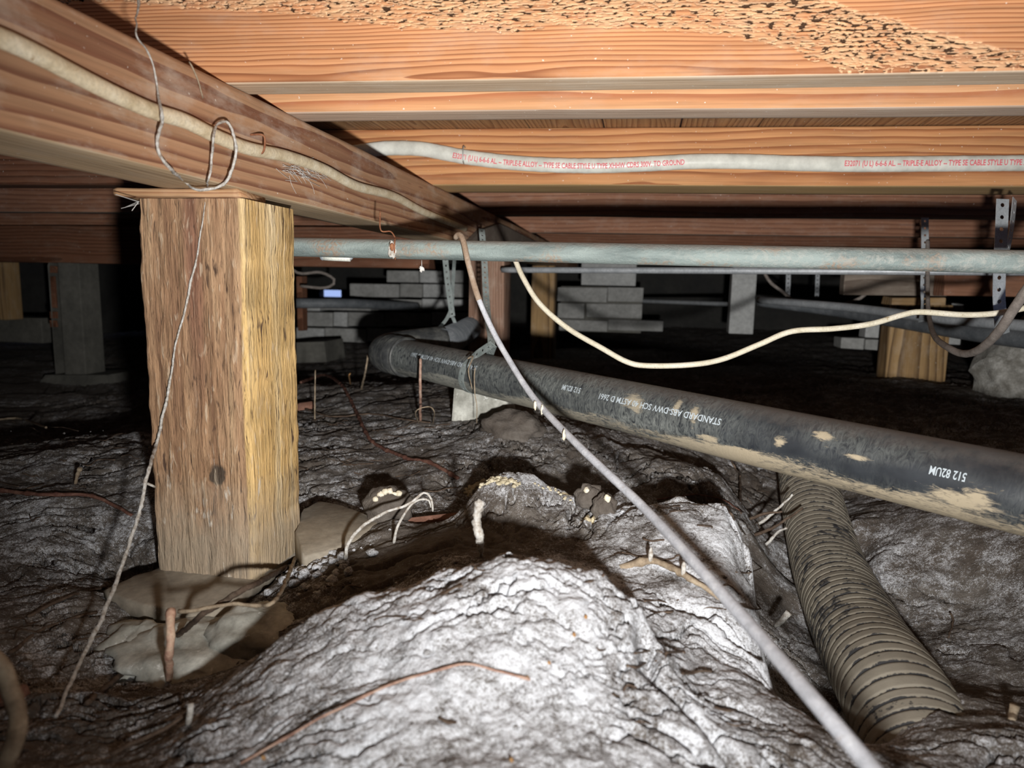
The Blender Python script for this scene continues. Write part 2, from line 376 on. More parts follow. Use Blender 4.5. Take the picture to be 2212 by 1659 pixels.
def abs_mat():
    T = NT('black_plastic_muddy', .42, 0, .5); v = T.coord((1, 1, 1), rnd=False); o = T.sep(v)
    base = T.ramp(T.noise(v, 25, 5, .6), [(.35, (.020, .023, .028)), (.65, (.036, .041, .048))])
    hz_ = T.attr('haze'); md_ = T.attr('mud')
    st = T.noise(T.coord((150, 60, 60), rnd=False), 1, 5, .72, 1.8)
    hm = T.math('MULTIPLY', hz_, T.rampf(st, .36, .60))
    col = T.mix(T.math('MULTIPLY', hm, .85), base, (.215, .23, .215))
    ms = T.noise(T.coord((60, 230, 230), rnd=False), 1, 6, .75, 1.2)
    mm = T.rampf(T.math('ADD', md_, T.math('MULTIPLY', T.math('SUBTRACT', ms, .5), 2.0)), .40, .80)
    far = T.rampf(o[0], .69, 1.24)
    col = T.mix(mm, col, T.mix(far, (.40, .335, .235), (.26, .26, .225)))
    tp = T.math('MULTIPLY', T.rampf(T.math('ADD', T.math('MULTIPLY', o[2], 26.), T.math('MULTIPLY', T.noise(v, 90, 4), .5)), .85, 1.15), .4)
    col = T.mix(tp, col, (.15, .125, .11))
    rg = T.mix(T.math('MAXIMUM', mm, hm), (.38, .38, .38), (.9, .9, .9))
    return T.done(col, T.bump(T.math('ADD', mm, hm), .4, .0008), rg)
M_ABS = abs_mat()
M_ABSD = blotchy('black_plastic_fitting', (.022, .024, .026), (.05, .052, .052), (.12, .12, .11), 30, rough=.5, spec=.5)
def gas_mat():
    T = NT('galvanised_grey_green', .62, .15, .35); v = T.coord((1, 1, 1), rnd=False); o = T.sep(v)
    b = T.ramp(T.noise(T.coord((10, 60, 60), rnd=False), 1, 5, .6), [(.35, (.145, .18, .175)), (.6, (.30, .355, .34))])
    w_ = T.math('MULTIPLY', T.rampf(T.noise(v, 130, 6, .75), .48, .62), T.rampf(T.math('ADD', o[0], T.math('MULTIPLY', T.noise(v, 9, 3), .4)), .62, .95))
    b = T.mix(T.math('MULTIPLY', w_, .55), b, (.46, .45, .41))
    r_ = T.math('MULTIPLY', T.rampf(T.noise(T.coord((14, 20, 20), rnd=False), 1, 4, .6), .54, .64), T.rampf(T.noise(v, 260, 3, .6), .40, .56))
    b = T.mix(T.math('MULTIPLY', r_, .7), b, (.36, .24, .16))
    d_ = T.rampf(T.math('ADD', T.math('MULTIPLY', o[2], 60.), T.math('MULTIPLY', T.noise(v, 40, 4), .6)), .62, 1.0)
    b = T.mix(T.math('MULTIPLY', d_, .75), b, (.30, .255, .22))
    return T.done(b, T.bump(T.noise(v, 260, 5, .75), .7, .0022))
M_GAS = gas_mat()
M_CONDUIT = blotchy('dull_zinc', (.30, .32, .34), (.37, .39, .41), (.45, .47, .49), 30, rough=.5, metal=.3)
M_DKPIPE = blotchy('dark_pipe', (.09, .10, .11), (.12, .13, .14), (.17, .18, .19), 25, rough=.55)
M_STRAP = blotchy('galvanised_strap', (.40, .43, .45), (.50, .53, .55), (.58, .61, .63), 60, rough=.4, metal=.5)
M_STRAPD = blotchy('dirty_strap', (.22, .26, .25), (.30, .34, .33), (.38, .42, .41), 60, rough=.6, metal=.2)
M_NM = blotchy('old_cable_sheath', (.52, .42, .27), (.66, .56, .39), (.74, .66, .50), 45, rough=.6, speck=((.40, .28, .16), .64))
M_NMW = blotchy('cable_sheath_cream', (.60, .54, .40), (.70, .64, .50), (.76, .70, .58), 60, rough=.5, speck=((.36, .27, .16), .63))
M_SE = blotchy('pale_grey_service_cable', (.56, .56, .50), (.60, .60, .54), (.64, .64, .59), 6, rough=.33, bump=.05)
M_GCAB = blotchy('lead_grey_cable', (.40, .41, .44), (.50, .51, .55), (.60, .61, .64), 90, rough=.75, bump=.6, speck=((.33, .25, .19), .64))
M_GCABB = blotchy('cable_brown_end', (.24, .165, .11), (.32, .235, .17), (.40, .33, .27), 90, rough=.8)
M_DCAB = blotchy('dusty_dark_cable', (.15, .13, .115), (.21, .18, .16), (.27, .24, .215), 70, rough=.85)
M_RED = NT('red_print', .7).done((.62, .10, .13)); M_WHT = NT('white_print', .6).done((.46, .52, .56))
M_RUST = blotchy('rust', (.14, .05, .025), (.25, .10, .05), (.36, .17, .09), 200, rough=.9)
M_STEEL = blotchy('staple_steel', (.34, .36, .34), (.44, .46, .43), (.52, .54, .52), 100, rough=.35, metal=.6)
M_MOULD = blotchy('mould_white_root', (.30, .24, .19), (.58, .55, .50), (.80, .79, .77), 260, rough=.95, bump=.8)
M_ROOTR = blotchy('root_red', (.07, .030, .022), (.12, .052, .037), (.22, .12, .085), 120, rough=.7)
M_ROOTT = blotchy('root_tan', (.17, .125, .085), (.29, .225, .155), (.42, .345, .25), 90, rough=.8)
M_ROOTP = blotchy('root_pink', (.22, .12, .09), (.36, .22, .165), (.52, .38, .30), 70, rough=.7)
M_ROOTD = blotchy('root_dark', (.05, .032, .022), (.09, .06, .042), (.15, .11, .08), 120, rough=.85)
M_STUB = blotchy('root_stub_pale', (.30, .14, .10), (.58, .36, .26), (.74, .58, .42), 60, rough=.7)
M_AMBER = blotchy('amber_bits', (.20, .09, .03), (.36, .19, .07), (.55, .38, .20), 200)
M_WEB = NT('cobweb', .9).done((.62, .60, .57))
M_WHITEP = blotchy('white_plastic', (.62, .63, .56), (.72, .73, .66), (.8, .8, .74), 60, rough=.5)
def duct_mat():
    T = NT('corrugated_plastic_mud', .75, 0, .35); v = T.coord((1, 1, 1), rnd=False)
    mud = T.ramp(T.noise(v, 14, 5, .6), [(.3, (.17, .15, .12)), (.55, (.255, .23, .185)), (.75, (.32, .295, .24))])
    k = T.math('ADD', T.noise(v, 60, 5, .7), T.math('MULTIPLY', T.math('SUBTRACT', T.noise(v, 5, 2), .5), .5))
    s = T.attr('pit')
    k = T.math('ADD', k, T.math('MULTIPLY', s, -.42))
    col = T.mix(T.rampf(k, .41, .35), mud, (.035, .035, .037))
    return T.done(col, T.bump(T.noise(v, 500, 3), .3, .0006))
M_DUCT = duct_mat()

# ------------------------------------------------------------------ ground shape
def hz(px): return 829.5-FPX*(0)  # unused
CP = []   # (u, d, z)
def cp(px, py, D):
    P = atd(px, py, D)-CAM; CP.append((P@RL, P@FL, P[2]+CAM[2]))
def cz(px, py, z):
    P = atz(px, py, z)-CAM; CP.append((P@RL, P@FL, z))
for q in [(-.6,-.5,0),(.6,-.5,-.03),(0,-.5,.02),(0,.1,.03),(-.5,.1,-.01),(.45,.1,-.03),(-3,-.5,-.05),(3,-.5,-.05),(-3,1,-.06),(3,1,-.02),
          (-1.9,3,-.10),(-.2,3,-.05),(1.9,3,-.03),(-3,6.5,-.1),(0,6.5,-.05),(3,6.5,-.05),(-3,3,-.1),(3,3,-.03),(-2.5,1.8,-.10),(1.6,1.4,.03),(1.6,.7,.02)]: CP.append(q)
# foreground mound
for q in [(1000,1659,.36),(700,1659,.375),(520,1659,.39),(1300,1659,.37),(1560,1659,.39),(1100,1450,.42),(800,1480,.435),(1320,1470,.425),
          (1100,1196,.52),(960,1232,.525),(1200,1204,.52),(800,1292,.53),(690,1335,.52),(600,1375,.505),(520,1470,.465),(440,1580,.42),(1300,1224,.51),(1385,1290,.495),(1415,1370,.475),(1400,1440,.455)]: cp(*q)
# hollow behind the mound
for q in [(1100,1215,.62),(960,1260,.61),(1200,1225,.62),(800,1330,.60),(1300,1255,.60),(620,1420,.60),(1395,1330,.56)]: cp(*q)
for q in [(900,1175,.74),(1050,1180,.735),(1150,1180,.73),(760,1245,.70),(640,1290,.70),(980,1130,.82),(850,1120,.86)]: cp(*q)
# boulder-like lump behind
for q in [(1060,1120,.775),(1150,1110,.775),(1100,1070,.80),(1030,1062,.845),(1100,1030,.855),(1180,1045,.845),(1240,1110,.79),(1270,1180,.70)]: cp(*q)
for q in [(1100,1045,1.0),(1030,1075,.99),(1190,1060,1.0)]: cp(*q)
# slab-like bank on the right of it
for q in [(1350,1054,.86),(1480,1064,.79),(1590,1098,.75),(1350,1250,.635),(1500,1200,.665),(1600,1250,.645),(1625,1180,.70),(1645,1300,.615),(1658,1430,.55),(1450,1330,.575),(1550,1380,.56),(1300,1120,.76),(1420,1130,.735),(1530,1130,.725)]: cp(*q)
for q in [(1420,1405,.50),(1500,1470,.485),(1600,1500,.475),(1600,1570,.45),(1750,1600,.425),(1840,1655,.405),(1700,1659,.41)]: cp(*q)
for q in [(1350,1075,1.0),(1480,1085,.99),(1610,1120,.98)]: cp(*q)
# trench
for q in [(1660,1160,-.10),(1685,1250,-.115),(1700,1330,-.12),(1730,1440,-.125),(1790,1540,-.125),(1850,1640,-.12),(1760,1100,-.10),(1820,1250,-.125),(1860,1400,-.13),(1760,1600,-.10)]: cz(*q)
# right bank
for q in [(1850,1110,1.06),(1900,1200,.97),(1915,1300,.88),(1990,1430,.74),(2070,1490,.665),(2000,1125,1.0),(2120,1150,.92),(2212,1180,.86),(2300,1200,.8),(2100,1300,.85),(2212,1340,.77),(2150,1440,.70),(2300,1400,.7),(2212,1480,.66),
          (2250,1659,.46)]: cp(*q)
for q in [(2060,1495,-.035),(2010,1550,-.026),(2030,1620,-.012),(2100,1600,-.004),(2212,1600,.0),(2212,1530,-.02),(2060,1700,.0)]: cz(*q)
# left side and middle distance
for q in [(100,1500,.50),(60,1640,.42),(300,1600,.465),(260,1470,.605),(380,1500,.56),(500,1440,.615),(100,1300,.68),(100,1100,.89),(250,1000,1.06),(60,960,1.22),(250,940,1.24),(-200,1100,.9),(-200,1500,.5),(330,1160,.86),(200,1280,.72)]: cp(*q)
for q in [(700,1000,1.12),(900,1010,1.10),(760,930,1.33),(950,930,1.30),(1000,960,1.2),(700,850,1.78),(850,835,1.80),(930,850,1.7),(640,830,1.9),(1100,905,1.24),(1060,950,1.18),(1180,960,1.16),(1300,985,1.12),(1450,1010,1.08),(1550,1020,1.1)]: cp(*q)
for q in [(760,830,2.1),(100,930,1.6)]: cp(*q)
for q in [(450,1300,-.075),(520,1240,-.07),(350,1290,-.075),(300,1240,-.06),(560,1200,-.05)]: cz(*q)
for q in [(1640,860,1.75),(1800,890,1.65),(1960,930,1.5),(1500,870,1.85),(1350,860,1.9),(2150,900,1.5),(1850,820,2.1)]: cp(*q)
for q in [(1590,1098,.75),(1612,1140,.725),(1625,1180,.70),(1638,1240,.655),(1645,1300,.615),(1655,1370,.58),(1661,1435,.55)]:
    P = atd(*q)-CAM; CP.append((P@RL-.004, P@FL, P[2]+CAM[2])); CP.append((P@RL+.013, P@FL+.006, -.075)); CP.append((P@RL+.03, P@FL+.012, -.105))
for q in [(1360,1054,.86),(1420,1058,.82),(1480,1064,.79),(1540,1080,.77)]:
    P = atd(*q)-CAM; CP.append((P@RL, P@FL+.015, P[2]+CAM[2]-.055))
for q in [(1030,1062,.845),(1060,1040,.85),(1100,1030,.855),(1150,1034,.85),(1180,1045,.845),(1015,1085,.83)]:
    P = atd(*q)-CAM; CP.append((P@RL, P@FL, P[2]+CAM[2])); CP.append((P@RL, P@FL+.03, P[2]+CAM[2]-.05))
for q in [(960,1232,.525),(1100,1196,.52),(1200,1204,.52),(800,1292,.53),(1300,1224,.51),(1385,1290,.495)]:
    P = atd(*q)-CAM; CP.append((P@RL, P@FL+.035, P[2]+CAM[2]-.045))
CP += [(-1.3,1.7,-.13),(-.9,1.65,-.12),(-1.7,1.5,-.12)]
CP = np.array(CP)
_d = np.linalg.norm(CP[:, None, :2]-CP[None, :, :2], axis=2)
_n = len(CP); A = np.zeros((_n+3, _n+3)); A[:_n, :_n] = _d-np.eye(_n)*.004; A[:_n, _n] = 1; A[:_n, _n+1:] = CP[:, :2]; A[_n, :_n] = 1; A[_n+1:, :_n] = CP[:, :2].T
_w = np.linalg.solve(A, np.concatenate([CP[:, 2], [0, 0, 0]]))
def Hbase(u, d):
    u = np.asarray(u, float); d = np.asarray(d, float); out = _w[_n]+_w[_n+1]*u+_w[_n+2]*d
    for k in range(_n): out = out+_w[k]*np.sqrt((u-CP[k, 0])**2+(d-CP[k, 1])**2)
    return out
def Hdet(u, d):
    # strata-like cracked relief
    wu = u+.05*fbm(u*6, d*6, 1.1, 3); wd = d+.05*fbm(u*6+9, d*6, 2.2, 3)
    h = .010*fbm(u*7, d*7, 0, 4)
    a = -.2-.75*np.tanh((u-.05)/.12)
    s1 = wu*np.cos(a)+wd*np.sin(a); s2 = -wu*np.sin(a)+wd*np.cos(a)
    r1 = 1-np.abs(fbm(s1*7, s2*26, 4.4, 4, .55))*1.7
    crack = np.clip(r1-.80, 0, 1)*5
    patch = sst(-.15, .35, fbm(u*5+3, d*5, 7.7, 2))
    mnd = np.exp(-(((u-.0)/.22)**2+((d-.43)/.13)**2)); rbk = sst(.33, .42, u)*sst(1.5, 1.2, d)
    k1 = 1-.55*rbk
    crack = np.clip((r1-.84)*7, 0, 1); patch = sst(.0, .4, fbm(u*7+3, d*7, 7.7, 2)+.12)
    h = h-.015*crack*patch*k1
    st = fbm(s1*9, s2*34, 9.2, 3); q = st*4; fr = q-np.floor(q)
    h = h+.0022*(np.floor(q)+sst(.0, .35, fr))*.5*(1-.85*mnd)*(1-.8*rbk)
    fc_ = 1-np.abs(fbm(s1*16, s2*75, 14.2, 3, .55))*1.9
    h = h-.0045*np.clip((fc_-.76)*6, 0, 1)*sst(-.1, .3, fbm(u*7, d*7, 21.7, 2))*k1*(1-.4*mnd)
    h = h+.0012*fbm(u*130, d*130, 33.7, 3)*(.5+mnd)
    # the deep crevice right of the near mound
    cpts = np.array([((atd(*q)-CAM)@RL, (atd(*q)-CAM)@FL) for q in [(1392,1370,.48),(1405,1430,.455),(1470,1500,.44),(1560,1585,.415),(1660,1670,.39)]])
    dm = np.full(np.shape(u), 9.); sd = np.zeros(np.shape(u))
    for a0, b0 in zip(cpts[:-1], cpts[1:]):
        ab = b0-a0; t_ = np.clip(((u-a0[0])*ab[0]+(d-a0[1])*ab[1])/(ab@ab), 0, 1); dq = np.hypot(u-a0[0]-t_*ab[0], d-a0[1]-t_*ab[1]); dm = np.minimum(dm, dq)
    dm = dm+.004*fbm(u*40, d*40, 1.5, 2)
    h = h-.024*np.exp(-(dm/.006)**2)
    h = h+.0020*fbm(u*45, d*45, 5.5, 2)+.0009*fbm(u*210, d*210, 6.5, 2)
    return h
def H(u, d): return Hbase(u, d)+Hdet(u, d)
def Hxy(x, y):
    u = x*RL[0]+y*RL[1]; d = x*FL[0]+y*FL[1]; return H(u, d)
def ground(px, py, dz=0., dmax=4.):
    r = ray(px, py); t = np.arange(.25, dmax, .004)
    P = CAM+r[None]*t[:, None]; g = Hbase(P[:, 0]*RL[0]+P[:, 1]*RL[1], P[:, 0]*FL[0]+P[:, 1]*FL[1])
    c = np.nonzero(P[:, 2] < g+.03)[0]
    if len(c): P = P[c[0]:c[0]+160]
    g = Hxy(P[:, 0], P[:, 1]); k = np.nonzero(P[:, 2] < g)[0]
    if len(k) == 0: p = atz(px, py, 0)
    else: p = P[k[0]]
    return p+np.array([0, 0, dz])
dd = np.concatenate([np.linspace(-1.0, .22, 30), np.geomspace(.24, 1.35, 560), np.geomspace(1.355, 2.4, 120), np.geomspace(2.42, 8, 60)])
ss = np.concatenate([np.linspace(-2.2, -.62, 60), np.linspace(-.615, .62, 640), np.linspace(.63, 2.2, 60)])
D2, S2 = np.meshgrid(dd, ss, indexing='ij'); U2 = S2*(np.maximum(D2, .2)+.28)
Zg = H(U2, D2)
ntr, ncs = D2.shape
V = np.stack([U2*RL[0]+D2*FL[0], U2*RL[1]+D2*FL[1], Zg], -1)
ii = (np.arange(ntr-1)[:, None]*ncs+np.arange(ncs-1)[None]); Fg = np.stack([ii, ii+1, ii+1+ncs, ii+ncs], -1).reshape(-1, 4)
floor = mk('floor', V.reshape(-1, 3), Fg, M_SOIL, kind='structure')
# efflorescence (salt bloom) map: strong on the near mound, light elsewhere
PX = V-CAM; wv = np.maximum(PX@FW, .05); ix = 1106+FPX*(PX@RT)/wv; iy = 829.5-FPX*(PX@UP)/wv
md = np.exp(-(((U2-.0)/.20)**2+((D2-.44)/.15)**2)*.9)
fr = .40+.46*md+.42*np.exp(-(((U2-.20)/.13)**2+((D2-.64)/.17)**2))+.45*np.exp(-(((U2-.01)/.09)**2+((D2-.82)/.07)**2))+.15*np.exp(-(((U2+.6)/.3)**2+((D2-.75)/.3)**2))+.10*np.exp(-(((U2-.55)/.2)**2+((D2-.85)/.25)**2))
hollow = np.exp(-(((U2+.06)/.16)**2+((D2-.70)/.10)**2))
fr = fr-.30*hollow
fr = fr-.12*sst(1.2, 2.2, D2)+.22*fbm(U2*6, D2*6, 3, 3)
attr(floor, 'frost', np.clip(fr, 0, 1).ravel())
def arcm(pts, wdt):
    m_ = np.zeros_like(U2)
    for px, py, D in pts:
        P = atd(px, py, D)-CAM; m_ = np.maximum(m_, np.exp(-((U2-P@RL)**2+(D2-P@FL)**2)/wdt**2))
    return m_
cr = arcm([(1010,1060,.865),(1030,1048,.87),(1050,1038,.875),(1080,1030,.878),(1105,1034,.878),(1150,1030,.90)], .016)+arcm([(1200,1050,.87),(1225,1075,.83),(1270,1130,.77)], .012)*.8
attr(floor, 'crust', np.clip(cr, 0, 1).ravel())

# ------------------------------------------------------------------ floor framing overhead
ZT = .487; ZS = .590            # top of girder / underside of subfloor
SL = .06                        # joists run slightly skew to the girder
def jl(y0, x): return y0+SL*x
def joist(y0, th, x0, x1, mats, label, kx=90, seed=0., disp=None, kh=10, kw=6, amp=.0006, warp=.003, bot=0., xst=None):
    zc = (ZT+ZS)/2+bot; yc = y0+th/2
    return lumber('floor_joist', (x0, jl(yc, x0), zc), (x1, jl(yc, x1), zc), th, ZS-ZT, mats, kx=kx, kh=kh, kw=kw, amp=amp, fx=2, fc=40, seed=seed, disp=disp, warp=warp, xst=xst,
                  label=label, cat='joist', group='floor joists over the crawl space')
# nearest joist with insect galleries
J1Y = .668; J1X0 = -1.6
nrm = np.array([-SL, 1, 0]); nrm = nrm/np.linalg.norm(nrm)
def j1p(px, py): P = atplane(px, py, np.array([0, J1Y, 0]), nrm); return P[0], P[2]
LOW = np.array([j1p(*q) for q in [(250,8),(600,32),(900,66),(1100,70),(1250,62),(1450,62),(1600,82),(1700,108),(1800,150),(1900,172),(2300,180)]])
UPP = np.array([j1p(*q) for q in [(250,-120),(1680,-120),(1780,0),(1900,30),(2000,62),(2212,112),(2320,135)]])
Lj = math.hypot(1, SL)
def j1disp(gx, gy, gz, face):
    X = J1X0+gx/Lj; Zw = gz+(ZT+ZS)/2
    jag = .004*fbm(gx*60, gz*60, 2, 3)
    lo_ = np.interp(X, LOW[:, 0], LOW[:, 1]); up_ = np.interp(X, UPP[:, 0], UPP[:, 1])
    m_ = sst(-.001, .004, Zw+jag-lo_)*sst(-.001, .005, up_-Zw-jag)
    g = fbm(gx*115+2*fbm(gx*9, gz*9, 1, 2), gz*520, 0, 3, .62); g = g+.25*sst(0, .05, Zw-lo_)-.12
    gm = g[(m_ > .5) & (face == 0)]; q0, q1 = np.quantile(gm, [.50, .80])
    p = sst(q0, q1, g)*m_*(face == 0)
    eb = ((face == 1)*sst(.0, .3, fbm(gx*8, gy*12, 4, 2))*sst(.05, .25, X)*sst(.1, .4, fbm(gx*80, gy*260, 3, 3)))*.35
    return -.0046*p, np.clip(p+eb, 0, 1)+1j*(m_*(face == 0))
o = joist(J1Y, .043, J1X0, 1.9, [W_J1, W_J1B], 'nearest orange joist riddled with insect galleries along its face', xst=np.concatenate([np.linspace(0, 1.02, 40), np.arange(1.021, 2.27, .00105), np.linspace(2.272, 3.5, 40)]), kh=180, kw=14, disp=j1disp, seed=1., warp=.002)
joist(.783, .045, -1.6, 2.0, [W_J2, W_J2B], 'orange joist close behind the insect-eaten joist, wavy flat grain', seed=2., kx=200)
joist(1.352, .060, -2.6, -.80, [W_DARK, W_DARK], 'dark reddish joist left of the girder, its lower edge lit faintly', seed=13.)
j3 = joist(1.347, .120, -.79, 2.4, [W_J3, W_J3B], 'thick amber joist carrying the printed grey cable', seed=3., kx=200, bot=-.0)
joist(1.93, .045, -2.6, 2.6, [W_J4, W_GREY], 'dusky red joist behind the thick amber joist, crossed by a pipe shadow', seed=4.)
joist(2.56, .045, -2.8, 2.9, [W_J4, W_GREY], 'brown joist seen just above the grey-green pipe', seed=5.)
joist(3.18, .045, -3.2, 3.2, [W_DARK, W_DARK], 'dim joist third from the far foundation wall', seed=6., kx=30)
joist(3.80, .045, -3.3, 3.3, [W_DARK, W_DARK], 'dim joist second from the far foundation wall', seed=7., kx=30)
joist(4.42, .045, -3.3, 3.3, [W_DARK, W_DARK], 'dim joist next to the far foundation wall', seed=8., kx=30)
# subfloor boards
ceil = empty('ceiling', (0, 0, ZS), None, None); ceil['kind'] = 'structure'
bw = .138; xb = -3.6; k = 0
bv, bf = boxVF((0, 0, 0), (bw-.0025, 7.9, .02), 0, .0015); bme = None
while xb < 3.6:
    if bme is None:
        # local x along the board for the grain
        R_ = np.array([[0, 1, 0], [1, 0, 0], [0, 0, -1]])
        ob = mk('subfloor_board', bv@R_.T, [f[::1] for f in bf], W_SUB, smooth=False); bme = ob.data
    else:
        ob = bpy.data.objects.new('subfloor_board', bme); COL.objects.link(ob)
    ob.parent = ceil; ob.location = (xb, 2.6, .0105+random.uniform(0, .0006)); ob.rotation_euler = (0, 0, pi/2)
    xb += bw; k += 1

# main girder and its posts
def beam_disp(gx, gy, gz, face): return -.0011*np.clip(np.sin(gz*480+2.5*fbm(gx*2, gz*8, 0, 2)), 0, 1)**3*(face == 2), np.zeros_like(gx)
XB = -.400
beam = lumber('girder_beam', (XB-.0425, .02, ZT-.0485), (XB-.0425, 4.4, ZT-.0485), .085, .097, [W_BEAM, W_BEAMB], kx=700, kw=8, kh=60, amp=.0009, fx=3, fc=45, seed=2.2, r=.004, disp=beam_disp,
              label='long brown wooden girder running from upper left into the distance', cat='beam')
# the post: local x is up, local z is world +x, local y is world +y
PZ0 = -.028; PZ1 = .381
def post_disp(gx, gy, gz, face):
    d = .0020*fbm(gx*7, gy*130, gz*130, 3)+.0016*fbm(gx*34, gy*210, gz*210, 2)
    kd = np.sqrt(((gx-.118)*.85)**2+(gz-.0185)**2)
    return d-.0012*(kd < .010)*(face == 0), np.zeros_like(gx)
pc = np.array([(-.519+XB)/2, .659+.0525, 0])
post = lumber('support_post', pc+[0, 0, PZ0], pc+[0, 0, PZ1], .105, .119, [W_POST], zhint=(1, 0, 0), kx=200, kw=110, kh=120, amp=.0004, fx=3, fc=60, disp=post_disp, r=.0025,
              label='rough-sawn post with a dark knot and yellow sapwood side under the girder', cat='post', group='wooden posts under the girder')
# local frame check: zhint is world x so front (-y local) faces the viewer
sh = lumber('shim', (-.533, .672, .3855), (-.408, .690, .3855), .075, .0085, [W_SHIM], kx=30, amp=.001, fx=20, fc=90, seed=5, label='thin splintered wooden shim on top of the rough-sawn post', cat='shim')
def simple_post(x, y, wx, wy, z0, z1, mat, label, group='wooden posts under the girder'):
    return lumber('support_post', (x, y, z0), (x, y, z1), wy, wx, [mat], zhint=(1, 0, 0), kx=40, kw=10, kh=10, amp=.0012, fx=4, fc=50, seed=x*7+y, label=label, cat='post', group=group)
simple_post(XB-.052, 2.03+.055, .108, .11, -.02, .389, W_POST2, 'red-brown post behind the grey hanging cable, second along the girder')
simple_post(XB-.052, 3.25+.055, .108, .11, -.06, .389, W_POST3, 'blotchy ochre post left of the stacked block pier, third along the girder')
# grey splice plate on the girder at the second post
gp = [(1003,524),(1030,497),(1070,483),(1090,492),(1150,522),(1110,545),(1010,545)]
gv = np.array([atx(a, b, XB+.003) for a, b in gp]); gv[:, 2] = np.clip(gv[:, 2], .372, .484)
gV = np.vstack([gv, gv+[.012, 0, 0]]); gn = len(gp)
mk('splice_plate', gV, [list(range(gn-1, -1, -1)), list(range(gn, 2*gn))]+[[i, (i+1) % gn, gn+(i+1) % gn, gn+i] for i in range(gn)], W_GREY, smooth=False, label='weathered grey wooden splice plate on the girder above the red-brown post', cat='plate')

# ------------------------------------------------------------------ cables
def cable(name, pts, r, mat, label, cat='cable', n=12, step=.006, flat=1.0, up=(0, 0, 1), wob=.0, **kw):
    P = spline(pts, 14); P, s = resample(P, step)
    rr = np.broadcast_to(np.asarray(r, float), (len(P),)) if np.ndim(r) == 0 else np.interp(s, np.linspace(0, s[-1], len(r)), r)
    if wob: rr = rr*(1+wob*fbm(s*60, 0*s, 1, 3))
    V, F = tubeVF(P, rr, n, True, up, flat); o = mk(name, V, F, mat, label=label, cat=cat, **kw); return o, P, s
# sheathed cable along the girder face
nmp = [(-120,40),(0,82),(80,118),(160,160),(250,205),(330,240),(400,262),(470,296),(540,322),(620,338),(700,366),(770,402),(850,424),(920,460),(1005,494)]
rn = .0066
cab, _, _ = cable('sheathed_cable', [atx(a, b, XB+rn+.002)for a, b in nmp], rn, M_NM, 'aged tan cable stapled along the side of the girder', flat=.8, up=(0, 0, 1))
def staple(p, axis, outn, wd, ht, mat, parent, name='staple', r=.0011):
    """U-shaped wire over a cable: p on the surface behind the cable, axis = across direction, outn = outward"""
    p = np.asarray(p); a = np.asarray(axis, float); a /= np.linalg.norm(a); o_ = np.asarray(outn, float)
    pts = [p-a*wd-o_*.003, p-a*wd+o_*ht*.7, p-a*wd*.6+o_*ht, p+a*wd*.6+o_*ht, p+a*wd+o_*ht*.7, p+a*wd-o_*.003]
    V, F = tubeVF(spline(pts, 6), r, 6); return mk(name, V, F, mat, parent)
staple(atx(541, 312, XB), (0, .18, 1), (1, 0, 0), .010, .0155, M_RUST, cab)
# printed service cable on the thick joist
J3Y = 1.347; J3P = np.array([0, J3Y, 0]); rs = .0135
def onj3(px, py, off): return atplane(px, py, J3P-nrm*off, nrm)
sep_ = [(700,340),(800,324),(850,320),(910,322),(960,331),(1010,340),(1100,351),(1200,357),(1300,358),(1400,354),(1500,349),(1600,349),(1720,353),(1850,355),(2000,354),(2130,353),(2260,352),(2400,352),(2700,352),(3100,350)]
se, SEP, SES = cable('service_cable', [onj3(a, b, rs*.72) for a, b in sep_], rs, M_SE, 'pale grey cable with red lettering along the thick amber joist', flat=.72, up=(0, 0, 1), n=20, wob=.05)
staple(onj3(1005, 337, 0), (0, 0, 1), -nrm, .0155, .021, M_STEEL, se, r=.0013)
def text_mesh(txt, size):
    c = bpy.data.curves.new('txt', 'FONT'); c.body = txt; c.size = size; c.resolution_u = 2; c.offset = size*.018
    o = bpy.data.objects.new('txt', c); COL.objects.link(o); bpy.context.view_layer.update()
    me = bpy.data.meshes.new_from_object(o.evaluated_get(bpy.context.evaluated_depsgraph_get()))
    V = np.array([v.co[:] for v in me.vertices]); F = [list(p.vertices) for p in me.polygons]
    bpy.data.objects.remove(o); bpy.data.curves.remove(c); bpy.data.meshes.remove(me); return V, F
def print_on(parent, P, s, r, txt, s0, s1, hgt, phi0, mat, flip=False, flat=1., lift=.0005, name='printed_lettering', label=None):
    """wrap a line of text on a tube: from arc length s0 to s1; phi measured from the direction facing the viewer, positive up"""
    V, F = text_mesh(txt, 1.0); x0, x1 = V[:, 0].min(), V[:, 0].max()
    cap = .70
    ss_ = s0+(V[:, 0]-x0)/(x1-x0)*(s1-s0); yy = (V[:, 1]-cap/2)/cap*hgt*(-1 if flip else 1)
    C = np.stack([np.interp(ss_, s, P[:, k]) for k in range(3)], 1); T = np.stack([np.interp(ss_, s, np.gradient(P[:, k], s)) for k in range(3)], 1)
    T /= np.linalg.norm(T, axis=1)[:, None]; vw = CAM-C; vw = vw-T*np.sum(vw*T, 1)[:, None]; vw /= np.linalg.norm(vw, axis=1)[:, None]
    if flat != 1.: vw = np.broadcast_to(-nrm, C.shape)-T*np.sum(-nrm*T, 1)[:, None]; vw /= np.linalg.norm(vw, axis=1)[:, None]
    upv = np.cross(T, vw); sg = np.sign(upv[:, 2])[:, None]; upv = upv*sg
    ph = phi0+yy/r
    Q = C+(np.cos(ph)[:, None]*vw*flat+np.sin(ph)[:, None]*upv)*(r+lift/np.where(flat != 1., .72, 1.))
    if flip == (s1 > s0): F = [f[::-1] for f in F]
    return mk(name, Q, F, mat, parent, label=label, smooth=False)
def s_at(P, s, px):
    d = P-CAM; x = 1106+FPX*(d@RT)/(d@FW); return s[np.argmin(np.abs(x-px))]
